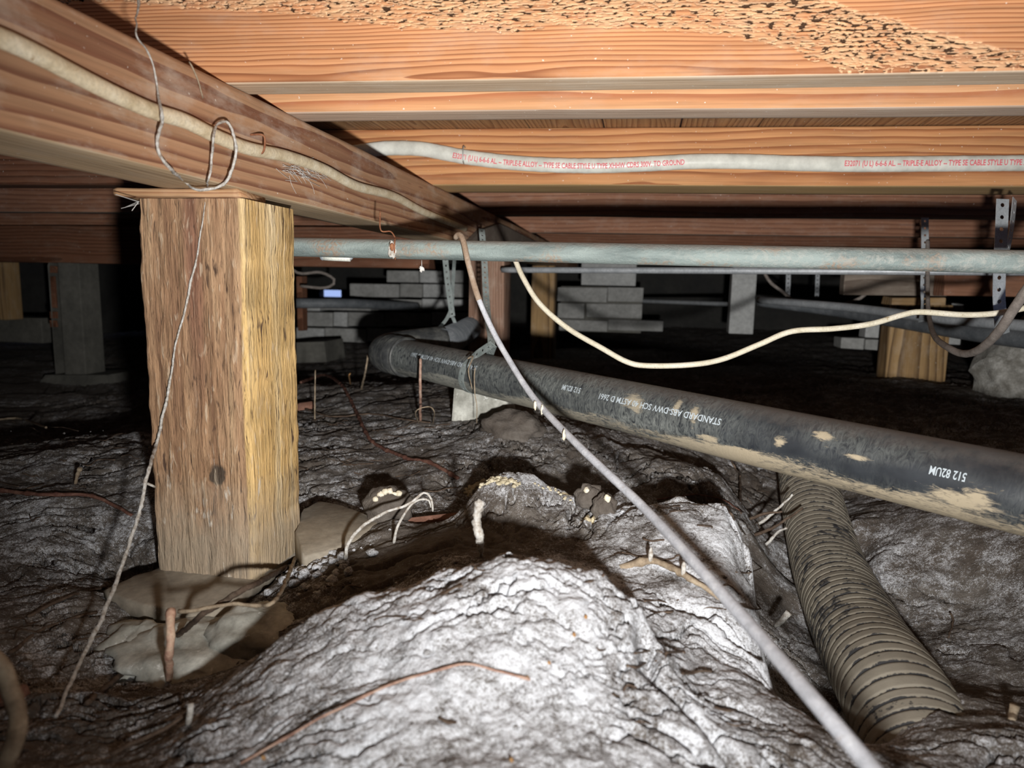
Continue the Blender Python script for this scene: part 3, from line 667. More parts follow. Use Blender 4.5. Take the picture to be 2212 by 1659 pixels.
TXT = 'E32071 (U L) 6-6-6 AL. -- TRIPLE-E ALLOY -- TYPE SE CABLE STYLE U TYPE XHHW CDRS 300V. TO GROUND'
print_on(se, SEP, SES, rs, TXT, s_at(SEP, SES, 981), s_at(SEP, SES, 1479), .0085, -.12, M_RED, flat=.72, lift=.0011)
print_on(se, SEP, SES, rs, TXT, s_at(SEP, SES, 1823), s_at(SEP, SES, 1823)+(s_at(SEP, SES, 1479)-s_at(SEP, SES, 981)), .0085, .0, M_RED, flat=.72, lift=.0011)
# grey cable falling towards the viewer
gcp = [(984,514,.845),(988,508,.84),(995,508,.835),(1002,525,.83),(1012,570,.83),(1032,640,.835),(1060,705,.83),(1095,770,.81),(1155,862,.76),(1250,963,.67),(1400,1106,.57),(1600,1328,.43),(1760,1515,.345),(1900,1680,.30),(2050,1850,.26)]
gc, GCP, GCS = cable('hanging_cable', [atd(*q) for q in gcp], [.0030,.0034,.0036,.0038,.0041,.0043,.0043], M_GCAB, 'lead-grey cable slanting from the girder down to lower right', n=12, wob=.05, step=.004)
kk = np.argmin(np.abs(GCS-.10)); Vb, Fb = tubeVF(GCP[:kk], np.linspace(.0034, .0037, kk), 12); mk('brown_sheath_end', Vb, Fb, M_GCABB, gc, label='brown weathered top end of the cable')
for px, py, D in [(1160,870,.752),(1175,880,.742),(1222,935,.69)]:
    Vb, Fb = blobVF(atd(px-4, py+6, D-.004), (.0016, .0016, .005), .5, 2.5, 10, 7, px); mk('flaked_residue', Vb, Fb, M_NMW, gc)
# cream drooping cable
wcp = [(1095,525,1.10),(1112,560,1.08),(1130,600,1.07),(1165,655,1.06),(1225,708,1.05),(1300,752,1.03),(1355,782,1.02),(1400,790,1.015),(1490,788,1.0),(1560,776,1.0),(1640,744,.99),(1710,716,.985),(1800,710,.98),(1880,700,.975),(1950,680,.97),(1990,674,.965),(2080,680,.955),(2150,677,.945),(2220,664,.935),(2320,640,.92),(2440,612,.90),(2600,590,.88)]
cable('drooping_cable', [atd(*q) for q in wcp], .0041, M_NMW, 'cream cable sagging in a long curve right of the red-brown post', n=12, wob=.03)
# dusty dark cable at the right edge
cable('dark_cable', [atd(*q) for q in [(2330,520,.78),(2240,600,.80),(2195,660,.83),(2165,706,.86),(2140,735,.9),(2110,758,.95),(2080,764,1.0),(2050,752,1.05),(2020,728,1.15),(2008,690,1.3),(2004,640,1.4),(2004,520,1.5)]], [.0062,.0058,.0055,.005,.0045,.0042,.004,.004,.004], M_DCAB, 'dusty dark grey cable looping down at the right edge', wob=.06)
cable('slack_wire', [atd(*q) for q in [(1640,560,2.6),(1660,605,2.6),(1690,630,2.6),(1720,652,2.55),(1770,661,2.5),(1830,655,2.45),(1870,635,2.4),(1880,600,2.4),(1878,560,2.4)]], .006, M_DCAB, 'slack brown wire sagging in the dim background right of the concrete leg', step=.02)
cable('looped_hose', [atd(*q) for q in [(560,470,2.9),(600,540,2.9),(640,588,2.9),(690,588,2.9),(718,600,2.9),(722,612,2.9),(700,622,2.9),(650,618,2.9)]], .006, M_DCAB, 'dim looped hose left of the stepped block wall', step=.02)

# ------------------------------------------------------------------ pipes
def pipe_local(name, A, B, r, mat, n=32, k=60, jit=0., **kw):
    A = np.asarray(A, float); B = np.asarray(B, float); Lg = np.linalg.norm(B-A); X = np.linspace(0, Lg, k)
    V, F = tubeVF(np.stack([X, 0*X, 0*X], 1), r, n, True)
    return mk(name, V, F, mat, M=basis(A, B-A), **kw)
gA = atd(560, 532, .925); gB = atd(2400, 570, .70); gB = gB+(gB-gA)*.75
gas = pipe_local('gas_pipe', gA, gB, .0122, M_GAS, label='long grey-green galvanised pipe crossing below the girder', cat='pipe')
gd = (gB-gA)/np.linalg.norm(gB-gA)
# elbow and riser behind the post
ep = spline([gA+gd*.03, gA, gA-gd*.03+[0, 0, .002], gA-gd*.045+[0, .0, .02], gA-gd*.047+[0, 0, .06]], 8); Ve, Fe = tubeVF(ep, .0155, 20, True, up=(0, 1, 0)); mk('elbow', Ve, Fe, M_GAS, gas)
# hanger wire with a peeled rust patch
gs = atd(855, 537, .88); gq = gA+gd*np.dot(gs-gA, gd)
a_ = np.linspace(0, 2*pi, 24); wr = np.array([gq+gd*(.004*np.sin(t))+.0134*(np.cos(t)*np.array([0, 0, 1])+np.sin(t)*np.cross(gd, [0, 0, 1])) for t in a_])
V1, F1 = tubeVF(wr, .0011, 6); up_ = spline([gq+[0, 0, .0134], gq+[-.008, .004, .022], gq+[-.022, .006, .024], gq+[-.028, .02, .05]], 6); V2, F2 = tubeVF(up_, .0010, 6)
V1, F1 = join([(V1, F1), (V2, F2)]); mk('hanger_wire', V1, F1, M_RUST, gas)
Vp, Fp = blobVF(gq-np.array([0, .0112, .002]), (.006, .0022, .010), .5, 2.2, 16, 9, 3.); mk('flaked_paint', Vp, Fp, M_MOULD, gas)
Vp, Fp = blobVF(gq-np.array([0, .0135, -.002]), (.0028, .0016, .005), .3, 2.2, 12, 7, 5.); mk('rust_spot', Vp, Fp, M_RUST, gas)
# far conduit
cdt = pipe_local('conduit', atd(1085, 583, 1.95), atd(3000, 590, 1.15), .0078, M_CONDUIT, label='thin zinc conduit just below the grey-green pipe', cat='pipe')
# black drain pipe
aA = atd(2212, 1069, .64); aB = atd(860, 768, 1.49); ad = (aB-aA)/np.linalg.norm(aB-aA); aA0 = aA-ad*.42; rA = .0372
Lp = np.linalg.norm(aB-aA0)
abs_ = pipe_local('drain_pipe', aA0, aB, rA, M_ABS, n=128, k=700, label='thick black plastic drain pipe slanting across the right half', cat='pipe')
PP = np.stack([np.linspace(aA0[k], aB[k], 200) for k in range(3)], 1); PS = np.linspace(0, Lp, 200)
def stx(px): return s_at(PP, PS, px)
gs_ = np.repeat(np.linspace(0, Lp, 700), 128); ga_ = np.tile(np.arange(128)*2*pi/128, 700)   # angle from the top of the pipe
wv_ = np.array([v.co[:] for v in abs_.data.vertices]); zz = wv_[:, 2]/rA
Mw = np.array(abs_.matrix_world); Wp = wv_@Mw[:3, :3].T+Mw[:3, 3]
hz0 = .16+.62*sst(stx(1750), stx(1400), gs_)+.45*fbm(gs_*7, ga_*.8, 2, 3)
band = sst(-.18, -.62, zz+.30*fbm(gs_*9, ga_*1.5, 4, 3))*(.80+.4*fbm(gs_*5, ga_*0, 7, 2))
mud0 = band*.95
for px, py, rx_, rz_ in [(1365,862,.020,.012),(1375,880,.012,.010),(1775,942,.013,.007),(1682,955,.008,.006),(2075,1082,.030,.011),(2110,1075,.014,.012),(1880,1058,.014,.008),(1500,890,.008,.012),(1460,880,.006,.014),(1530,950,.016,.006),(1850,990,.014,.004)]:
    n0 = np.array([ray(px, py)]); c_ = None
    k0 = np.argmin(np.linalg.norm(np.cross(Wp-CAM, n0/np.linalg.norm(n0)), axis=1)+.4*(np.linalg.norm(Wp-CAM, axis=1))); c_ = Wp[k0]
    dv = Wp-c_; al = dv@ad; ac = np.linalg.norm(dv-al[:, None]*ad, axis=1)
    mud0 = np.maximum(mud0, 1.0*np.exp(-((al/rx_)**2+(ac/rz_)**2)*(1+.8*fbm(gs_*60, ga_*9, px*.1, 2)))) 
attr(abs_, 'haze', np.clip(hz0, 0, 1)); attr(abs_, 'mud', np.clip(mud0, 0, 1.2))
T2 = 'STANDARD ABS-DWV SCH 40 ASTM D 2661'
print_on(abs_, PP, PS, rA, '512 82UM', stx(2120), stx(2030), .0082, .10, M_WHT, flip=True)
print_on(abs_, PP, PS, rA, T2, stx(1592), stx(1325), .0082, .16, M_WHT, flip=True)
print_on(abs_, PP, PS, rA, '512 82UM', stx(1288), stx(1250), .0082, .20, M_WHT, flip=True)
print_on(abs_, PP, PS, rA, T2, stx(1064), stx(920), .0082, .22, M_WHT, flip=True)
# collar, elbow, branch
cv, cf = tubeVF(np.array([aB-ad*.035, aB-ad*.0345, aB+ad*.03]), [rA*1.0, rA*1.13, rA*1.13], 48, False); mk('coupling', cv, cf, M_ABSD, abs_)
cpl = bpy.data.objects['coupling']
for kk in (-.034, .0, .029):
    rv, rf = tubeVF(np.array([aB+ad*(kk-.0022), aB+ad*kk, aB+ad*(kk+.0022)]), [rA*1.12, rA*1.165, rA*1.12], 48, False); mk('collar_ridge', rv, rf, M_ABSD, cpl)
bend = spline([aB+ad*.025, aB+ad*.05, aB+ad*.062+[.012, .035, .003], aB+ad*.048+[.045, .085, .010], aB+ad*.02+[.075, .14, .016]], 8); bv_, bf_ = tubeVF(bend, rA*1.08, 32); mk('bend', bv_, bf_, M_ABSD, abs_)
br0 = bend[-1]; br1 = atd(1060, 685, 2.75); bv_, bf_ = tubeVF(np.array([br0-(br1-br0)*.02, br1, br1+(br1-br0)*.1]), rA*.96, 28); mk('branch_pipe', bv_, bf_, M_DKPIPE, abs_)
# background pipes on the right
def bgpipe(pts, r, mat, label, name='background_pipe'):
    P, s = resample(spline([atd(*q) for q in pts], 8), .03); V, F = tubeVF(P, r, 18); return mk(name, V, F, mat, label=label, cat='pipe')
bgpipe([(1640,648,2.5),(1830,664,2.1),(2010,686,1.75),(2240,706,1.45),(2420,722,1.3)], .0125, M_CONDUIT, 'dull zinc pipe behind the cream cable at right')
bgpipe([(1640,650,2.75),(1800,670,2.5),(1950,695,2.1),(2100,718,1.75),(2260,738,1.5),(2420,760,1.35)], .022, M_DKPIPE, 'dark plastic pipe in the background below the dull zinc pipe')
bgpipe([(1375,650,4.02),(1490,654,3.5),(1600,658,3.08)], .010, M_CONDUIT, 'short thin pipe between the block pier and the concrete leg')
bgpipe([(640,655,3.1),(760,656,3.2),(850,660,3.5),(900,662,3.75)], .022, M_DKPIPE, 'dark pipe crossing in front of the stepped block wall')
# corrugated duct in the trench
dcp = [(1738,1000,1.28),(1746,1040,1.20),(1757,1100,1.11),(1790,1225,.945),(1856,1372,.76),(1930,1500,.635),(1985,1610,.575),(2040,1740,.52)]
DP, DS = resample(spline([atd(*q) for q in dcp], 14), .0016)
pitch = .0138; ph = (DS/pitch) % 1; prof = 1-.07*np.exp(-((ph-.5)/.06)**2)-.012*np.cos(2*pi*ph)*0
rD = .0475; rr = rD*prof*(1+.012*fbm(DS*9, 0*DS, 1, 2))
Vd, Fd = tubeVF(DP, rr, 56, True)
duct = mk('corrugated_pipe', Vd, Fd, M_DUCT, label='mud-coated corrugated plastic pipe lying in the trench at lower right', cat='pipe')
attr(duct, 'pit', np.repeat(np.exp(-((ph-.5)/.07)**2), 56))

# ------------------------------------------------------------------ perforated straps
def strap(name, pts, wdir, wid, mat, label, parent=None, pitch=None, holes=True, group='perforated hanger straps', cat='strap'):
    P = spline(pts, 10); pitch = pitch or wid*.95; P, s = resample(P, pitch/2)
    if len(P) % 2 == 0: P = P[:-1]
    T = np.gradient(P, axis=0); T /= np.linalg.norm(T, axis=1)[:, None]
    wd = np.broadcast_to(np.asarray(wdir, float), P.shape) if np.ndim(wdir) == 1 else np.array([wdir[min(int(i*len(wdir)/len(P)), len(wdir)-1)] for i in range(len(P))])
    wd = wd-T*np.sum(wd*T, 1)[:, None]; wd /= np.linalg.norm(wd, axis=1)[:, None]
    V = []; F = []
    for i in range(0, len(P)-2, 2):
        b = len(V); c = P[i+1]; hw = wid/2
        for (q, sgn) in ((0, -1), (0, 0), (0, 1), (1, 1), (2, 1), (2, 0), (2, -1), (1, -1)): V.append(P[i+q]+wd[i+q]*sgn*hw)
        rh = wid*.17
        for (a, d_) in ((-1, -1), (-1, 0), (-1, 1), (0, 1), (1, 1), (1, 0), (1, -1), (0, -1)):
            L_ = math.hypot(a, d_); V.append(c+T[i+1]*a/L_*rh+wd[i+1]*d_/L_*rh)
        for k_ in range(8): F.append([b+k_, b+(k_+1) % 8, b+8+(k_+1) % 8, b+8+k_])
        if not holes: F.append([b+8+k_ for k_ in range(8)])
    o = mk(name, V, F, mat, parent, smooth=False)
    if parent is None: props(o, label, cat, group)
    sm_ = o.modifiers.new('thickness', 'SOLIDIFY'); sm_.thickness = .0009; sm_.offset = 0
    return o
RX = RL
# strap at the far right: two legs meeting under a pipe
S1 = strap('hanger_strap', [atd(2166, 430, 1.02), atd(2163, 500, 1.02), atd(2160, 560, 1.02), atd(2158, 640, 1.03), atd(2162, 690, 1.04), atd(2166, 722, 1.06)], RX, .0185, M_STRAP, 'bright perforated strap hanging at the right edge behind the pipes')
strap('hanger_strap', [atd(2192, 430, 1.10), atd(2184, 500, 1.09), atd(2172, 560, 1.08), atd(2150, 690, 1.08)], RX*.8+FL*.6, .016, M_STRAP, '', parent=S1)
strap('hanger_strap', [atd(1998, 470, 1.50), atd(1998, 560, 1.50), atd(1996, 620, 1.5), atd(1998, 660, 1.52), atd(1992, 695, 1.6)], RX, .0158, M_STRAP, 'perforated strap hanging below the conduit right of the slack wire')
S3 = strap('hanger_strap', [atd(958, 500, 1.75), atd(962, 560, 1.75), atd(967, 610, 1.76), atd(974, 660, 1.78), atd(978, 690, 1.8)], RX*.75+FL*.6, .0165, M_STRAPD, 'grey strap holding the branch pipe left of the red-brown post')
strap('hanger_strap', [atd(982, 555, 1.8), atd(978, 620, 1.8), atd(976, 660, 1.79), atd(964, 690, 1.78), atd(942, 714, 1.77)], RX*.6+FL*.8, .012, M_STRAPD, '', parent=S3, holes=False)
strap('hanger_strap', [atd(978, 685, 1.8), atd(984, 700, 1.82), atd(990, 716, 1.83)], RX, .009, M_STRAPD, '', parent=S3, holes=False)
strap('hanger_strap', [atd(1703, 540, 2.7), atd(1703, 600, 2.7), atd(1701, 645, 2.72)], RX, .018, M_CONDUIT, 'dim strap hanging left of the slack brown wire')
strap('hanger_strap', [atd(1768, 540, 2.7), atd(1766, 600, 2.7), atd(1764, 648, 2.72)], RX, .016, M_CONDUIT, 'dim strap hanging above the slack brown wire')
# strap around the drain pipe
sc_ = stx(1033); cc = PP[np.argmin(np.abs(PS-sc_))]; side = np.cross(ad, [0, 0, 1]); side /= np.linalg.norm(side); upn = np.cross(side, ad)
if upn[2] < 0: upn = -upn
top = atd(1062, 744, 1.22); pts = [top]
vside = side if np.dot(side, CAM-cc) > 0 else -side
tilt = -ad*.010
for t in np.linspace(28, 332, 20):
    a1 = radians(t); pts.append(cc+(upn*np.cos(a1)+vside*np.sin(a1))*(rA+.0012)+tilt*np.cos(a1)*1.0)
pts.append(top+[.002, .004, 0])
S4 = strap('hanger_strap', pts, ad, .0155, M_STRAPD, 'grey perforated strap looped round the black drain pipe', pitch=.016)
strap('hanger_strap', [top+[0, 0, -.004], atd(1060, 720, 1.26), atd(1054, 690, 1.32), atd(1050, 640, 1.4), atd(1046, 560, 1.45), atd(1040, 490, 1.5)], RX*.9+FL*.4, .0135, M_STRAPD, '', parent=S4)
# white insulator behind the pipe at left
ins = pipe_local('insulator', atd(700, 553, .93), atd(757, 555, .93), .0062, M_WHITEP, n=16, k=4, label='small white plastic tube under the grey-green pipe beside the post', cat='insulator')
for px in (697, 757): vi, fi_ = blobVF(atd(px, 554, .93), (.0042, .0042, .0052), .1, 2, 12, 8, px); mk('end_cap', vi, fi_, M_CONDUIT, ins)

# ------------------------------------------------------------------ background masonry, posts and timbers
def block(px0, py0, px1, py1, Y, depth, mat, parent=None, label=None, cat=None, name='concrete_block', group=None, bev=.004):
    a = aty(px0, py0, Y); b = aty(px1, py1, Y); c = (a+b)/2; c[1] = Y+depth/2
    V, F = boxVF(c, (abs(b[0]-a[0]), depth, abs(a[2]-b[2])), .0012, bev); return mk(name, V, F, mat, parent, label=label, cat=cat, group=group, smooth=False)
YW = 3.7
bw_ = empty('block_wall', aty(860, 720, YW), 'stepped wall of grey concrete blocks between the post and the red-brown post', 'wall')
rows = [[(835,905),(907,955),(957,1012),(1014,1060)], [(755,862),(864,912),(914,972),(974,1040)], [(640,690),(692,800),(802,910),(912,1010),(1012,1060)], [(640,718),(720,750),(752,830),(832,930),(932,1030)], [(640,700),(702,790),(792,880),(882,980),(982,1060)]]
ys = [(584,611),(613,643),(645,672),(674,706),(708,740)]
for rw, (y0, y1) in zip(rows, ys):
    for i, (x0, x1) in enumerate(rw): block(x0, y0, x1, y1, YW+random.uniform(-.01, .01), .13, M_BLOCK if (i+y0) % 3 else M_BLOCKL, bw_)
a = aty(635, 584, YW+.015); b = aty(1062, 742, YW+.015)
# mortar core behind, stepped like the courses
core = []
for (x0, x1), (y0, y1) in zip([(837,1060),(757,1060),(640,1060),(640,1060),(640,1060)], [(585,612),(612,644),(644,673),(673,707),(707,740)]):
    a = aty(x0, y0, YW+.012); b = aty(x1, y1, YW+.012); core.append(boxVF(((a[0]+b[0])/2, YW+.07, (a[2]+b[2])/2), (b[0]-a[0], .10, a[2]-b[2])))
cv, cf = join(core); mk('mortar', cv, cf, M_PIER, bw_, smooth=False)
YP = 3.9
bp = empty('block_pier', aty(1310, 716, YP), 'stacked concrete block pier right of the blotchy ochre post', 'pier')
for rw, (y0, y1) in zip([[(1257,1373)], [(1205,1310),(1313,1388)], [(1205,1262),(1267,1386)], [(1208,1312),(1314,1432)]], [(560,618),(620,653),(655,688),(690,716)]):
    for i, (x0, x1) in enumerate(rw): block(x0, y0, x1, y1, YP+random.uniform(-.01, .01), .16, M_BLOCKL if y0 < 600 else M_BLOCK, bp)
c0 = aty(1212, 618, YP+.02); c1 = aty(1384, 720, YP+.02); vb, fb = boxVF(((c0[0]+c1[0])/2, YP+.08, (c0[2]+c1[2])/2), (c1[0]-c0[0], .1, c0[2]-c1[2])); mk('mortar', vb, fb, M_PIER, bp, smooth=False)
block(1585, 560, 1627, 722, 3.0, .09, M_BLOCKL, label='pale concrete leg standing in the dim background', cat='post', name='concrete_post')
block(640, 596, 655, 715, 3.0, .05, W_DARK, label='dim wooden stub post just right of the rough-sawn post', cat='post', name='stub_post')
vq = [aty(640, 740, 2.9), aty(700, 738, 2.9), aty(706, 782, 2.9), aty(640, 784, 2.9)]
vq = np.array([q for q in vq]+[q+[0, .2, 0] for q in vq]); mk('pier_block', vq, [[0,3,2,1],[4,5,6,7],[0,1,5,4],[1,2,6,5],[2,3,7,6],[3,0,4,7]], M_PIER, smooth=False, label='tapered concrete pier block under the dim stub post', cat='pier')
# right-hand timbers and piers
block(1828, 560, 2046, 640, 2.3, .05, W_GREY, label='dark grey timber header in the background at right', cat='timber', name='timber_header')
block(2046, 560, 2330, 644, 2.2, .08, W_J4, label='brown timber block at the end of the grey timber header', cat='timber', name='timber_block')
block(1928, 641, 2042, 660, 2.28, .10, W_POST3, label='tan shim board under the grey timber header', cat='shim', name='shim_board')
simple_post(*(lambda p: (p[0], p[1]))(aty(1977, 700, 2.42)), .175, .09, -.10, .262, W_POST3, 'wide tan post in the dim background under the shim board', group='dim background posts')
block(1872, 700, 1917, 731, 2.7, .08, M_BLOCKL, label='small pale concrete block left of the wide tan post', cat='block', name='concrete_block', group='loose blocks by the wide tan post')
block(1818, 730, 1868, 755, 2.68, .10, M_BLOCK, label='low grey block lying left of the small pale block', cat='block', name='concrete_block', group='loose blocks by the wide tan post')
block(1870, 733, 1917, 758, 2.66, .10, M_BLOCK, label='low grey block lying under the small pale block', cat='block', name='concrete_block', group='loose blocks by the wide tan post')
vr, fr_ = boxVF((0, 0, 0), (1, 1, 1), 0, .12)
rc = atd(2230, 806, 1.78); vb, fb = blobVF(rc+[.05, .08, -.02], (.145, .11, .16), .22, 2.6, 44, 26, 4.4); mk('rubble_pier', vb, fb, M_ROUGHC, label='rough crumbling concrete pier at the right edge', cat='pier')
block(2046, 655, 2075, 745, 2.6, .05, M_BLOCKL, label='pale block partly hidden behind the dark cable', cat='block', name='concrete_block')
# left background: cross beam, pier column and a second post
lumber('cross_beam', (-3.4, 2.36, .418), (-.72, 2.36, .418), .09, .138, [W_DARK, W_DARK], kx=30, seed=9, label='dark reddish cross beam in the shadows at left', cat='beam')
pcol = empty('pier_column', aty(150, 880, 2.33), 'concrete pier column with a flared base under the dark cross beam', 'pier')
block(123, 567, 186, 812, 2.31, .10, M_PIER, pcol, name='column'); block(104, 567, 123, 812, 2.325, .09, M_PIER, pcol, name='column_edge')
for y0, y1 in ((575, 590), (598, 665), (673, 688), (692, 706)): block(107, y0, 121, y1, 2.322, .01, W_DARK, pcol, name='timber_inset', bev=.001)
a0 = aty(98, 810, 2.29); a1 = aty(232, 810, 2.29); b0 = aty(38, 886, 2.22); b1 = aty(240, 886, 2.22)
vq = np.array([a0, a1, b1, b0, a0+[0, .18, 0], a1+[0, .18, 0], b1+[0, .3, 0], b0+[0, .3, 0]]); mk('flared_base', vq, [[0,3,2,1],[4,5,6,7],[0,1,5,4],[1,2,6,5],[2,3,7,6],[3,0,4,7]], M_PIER, pcol, smooth=False)
simple_post(*(lambda p: (p[0]-.05, p[1]))(aty(15, 600, 2.7)), .15, .09, .10, .36, W_POST3, 'short brown post at the left edge behind the pier column', group='dim background posts')
block(-60, 682, 92, 742, 2.75, .12, M_PIER, label='low concrete footing under the short brown post', cat='pier', name='footing')

# ------------------------------------------------------------------ perimeter walls (far one with a vent to daylight)
def wallbox(name, c, s):
    V, F = boxVF(c, s); return mk(name, V, F, M_WALLC, kind='structure', smooth=False)
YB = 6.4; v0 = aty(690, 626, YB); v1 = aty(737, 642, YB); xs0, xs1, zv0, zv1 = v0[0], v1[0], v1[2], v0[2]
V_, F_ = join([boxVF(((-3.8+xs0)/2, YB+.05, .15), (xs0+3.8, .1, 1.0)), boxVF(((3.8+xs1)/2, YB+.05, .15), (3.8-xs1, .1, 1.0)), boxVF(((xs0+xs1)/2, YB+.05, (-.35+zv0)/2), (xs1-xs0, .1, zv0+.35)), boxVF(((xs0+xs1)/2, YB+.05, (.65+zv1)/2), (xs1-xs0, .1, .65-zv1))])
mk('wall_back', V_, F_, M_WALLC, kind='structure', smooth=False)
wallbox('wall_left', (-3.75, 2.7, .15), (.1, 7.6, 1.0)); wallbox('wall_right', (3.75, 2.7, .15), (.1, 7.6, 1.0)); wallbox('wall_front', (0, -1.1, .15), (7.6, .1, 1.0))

# ------------------------------------------------------------------ footing of the post
def slabVF(top, z_th, sub=0, jit=.0015):
    """irregular plate from a top outline (world points), pushed down by z_th, with a bevelled rim"""
    top = np.asarray(top, float); n = len(top); c = top.mean(0)
    inn = c+(top-c)*.96+[0, 0, .0015]; bot = c+(top-c)*.985-[0, 0, z_th]
    V = np.vstack([inn, top, bot]); F = [list(range(n))]
    for i in range(n):
        j = (i+1) % n; F.append([n+i, n+j, j, i]); F.append([2*n+i, 2*n+j, n+j, n+i])
    F.append(list(range(3*n-1, 2*n-1, -1))); return V, F
def dens(pts, k=5, amp=.003, seed=0):
    P = np.asarray(pts, float); out = []
    for i in range(len(P)):
        a = P[i]; b = P[(i+1) % len(P)]
        for t in np.arange(k)/k: out.append(a+(b-a)*t)
    out = np.array(out); out[:, :2] += amp*np.stack([fbm(out[:, 0]*60+seed, out[:, 1]*60, 0, 2), fbm(out[:, 0]*60+seed, out[:, 1]*60, 5, 2)], 1); return out
zf = -.026
ft = empty('post_footing', (-.46, .70, -.10), 'tan dusty concrete footing slab on a lumpy base under the rough-sawn post', 'footing')
sl = [atz(a, b, zf) for a, b in [(222,1278),(290,1245),(345,1228),(345,1180),(650,1140),(664,1170),(556,1250),(520,1285),(470,1318),(405,1330),(300,1306)]]
sV, sF = slabVF(dens(sl, 6, .003), .018)
mk('slab', sV, sF, M_CONC, ft)
def lump(name, px, py, D, s, amp, mat, parent=None, seed=0., n=36, m=22, fq=1.6, rz=0., dz=0., **kw):
    V, F = blobVF((0, 0, 0), s, amp, fq, n, m, seed); c, s_ = cos(rz), sin(rz)
    V = V@np.array([[c, s_, 0], [-s_, c, 0], [0, 0, 1]]); V = V+(atd(px, py, D))+np.array([0, 0, dz]); return mk(name, V, F, mat, parent, **kw)
lump('concrete_lump', 450, 1345, .655, (.10, .075, .030), .28, M_CONCW, ft, 1.2, 60, 36, 2.0, .3, dz=-.036)
lump('concrete_lump', 300, 1340, .66, (.045, .04, .026), .30, M_CONCW, ft, 4.1, rz=.2, dz=-.036)
lump('concrete_lump', 560, 1300, .66, (.05, .05, .026), .25, M_CONCW, ft, 7.7, dz=-.036)
lump('concrete_lump', 430, 1400, .625, (.055, .03, .024), .30, M_CONCW, ft, 9.3, dz=-.036)
# slab fragment to the right of the post
pv = [atz(a, b, z) for a, b, z in [(655,1100,.008),(690,1083,.010),(740,1093,.010),(805,1118,.004),(818,1130,.002),(770,1165,.0),(700,1195,-.002),(655,1205,-.002),(640,1150,.002)]]
sV, sF = slabVF(dens(pv, 5, .002, 3), .05); mk('slab_fragment', sV, sF, M_CONC, label='sandy broken slab fragment right of the rough-sawn post', cat='stone')
st = empty('stone', ground(835, 1125), 'dark stone with a cream crusted rim behind the slab fragment', 'stone')
lump('body', 838, 1095, .875, (.032, .02, .026), .25, M_CLOD, st, 3.3); 
for i, (px, py) in enumerate([(822,1068),(832,1062),(842,1061),(852,1068),(862,1066),(812,1078)]): lump('crust', px, py, .862, (.0045, .004, .0035), .4, M_NMW, st, i*1.9, 10, 7)
st = empty('stone', ground(1400, 1240)+[0, 0, .0], 'small crusted stone right of the boulder-like lump', 'stone')
st.matrix_world = Matrix.Translation(Vector(atd(1270, 1085, .80)))
lump('body', 1275, 1075, .80, (.018, .014, .015), .3, M_CLOD, st, 5.3); lump('crust', 1268, 1060, .793, (.004, .004, .004), .5, M_NMW, st, 2.2, 10, 7); lump('crust', 1285, 1066, .793, (.003, .003, .004), .5, M_NMW, st, 6.2, 10, 7)
st = empty('stone', atd(1305, 1095, .78), 'crusted stone lying beside the small crusted stone, lower right', 'stone')
lump('body', 1305, 1098, .775, (.014, .012, .016), .3, M_CLOD, st, 8.3); lump('crust', 1312, 1078, .765, (.004, .003, .005), .5, M_NMW, st, 2.9, 10, 7)
# pale concrete block under the drain pipe
pb = [ground(972, 905), ground(1090, 905)]
cb = atd(1035, 880, 1.335); vb, fb = boxVF(cb+[0, .04, -.015], (.115, .08, .105), .003, .006); mk('support_block', vb, fb, M_CONCW, smooth=False, label='pale concrete block under the black drain pipe', cat='block')
lump('clod', 1110, 925, 1.22, (.055, .05, .03), .28, M_CLOD, None, 6.6, 44, 26, label='dark rounded clod of earth in front of the pale support block', cat='clod')
# rubble and crumbs
M_CRUST = blotchy('cream_crust', (.40, .34, .22), (.58, .51, .36), (.72, .66, .50), 150, bump=.8)
def crumbs(name, spots, label, kind='stuff', mat=M_CLOD):
    parts = []
    for i, (p, r_) in enumerate(spots):
        V, F = blobVF(p, (r_*random.uniform(.8, 1.2), r_*random.uniform(.8, 1.2), r_*random.uniform(.6, .9)), .35, 1.8, 9, 6, i*.77); parts.append((V, F))
    V, F = join(parts); return mk(name, V, F, mat, label=label, cat='rubble', kind=kind)
sp = []
for i in range(150):
    px = random.gauss(660, 45); py = random.gauss(1225, 28)-(px-660)*.25
    sp.append((ground(px, py, .001), random.choice([.002, .003, .004, .006])))
c1 = crumbs('soil_crumbs', sp, 'frosted clods of earth heaped at the foot of the post')
M_CR = soil_mat('soil_crumb_frosted'); c1.data.materials[0] = M_CR; attr(c1, 'frost', np.full(len(c1.data.vertices), .8)); attr(c1, 'crust', np.zeros(len(c1.data.vertices)))
sp = []
for i in range(170):
    t = random.random(); px = np.interp(t, [0, .12, .25, .45, .6, .8, 1], [1008, 1018, 1040, 1075, 1105, 1190, 1235]); py = np.interp(t, [0, .12, .25, .45, .6, .8, 1], [1066, 1050, 1040, 1032, 1036, 1052, 1085])
    if t > .62 and random.random() < .55: continue
    sp.append((ground(px+random.gauss(0, 4), py+abs(random.gauss(0, 5))+2, .0015), random.uniform(.0016, .0038)*(1 if t < .62 else .6)))
crumbs('cream_crust', sp, 'cream crust crumbs along the rim of the boulder-like lump', mat=M_CRUST)
sp = []
for i in range(420):
    px = random.uniform(0, 2212); py = random.uniform(930, 1650)
    p = ground(px, py, .0005); sp.append((p, abs(random.gauss(0, .0010))+.0005))
c2 = crumbs('soil_crumbs', sp, 'small loose crumbs of earth scattered over the ground')
c2.data.materials[0] = M_CR; attr(c2, 'frost', np.full(len(c2.data.vertices), .55)); attr(c2, 'crust', np.zeros(len(c2.data.vertices)))

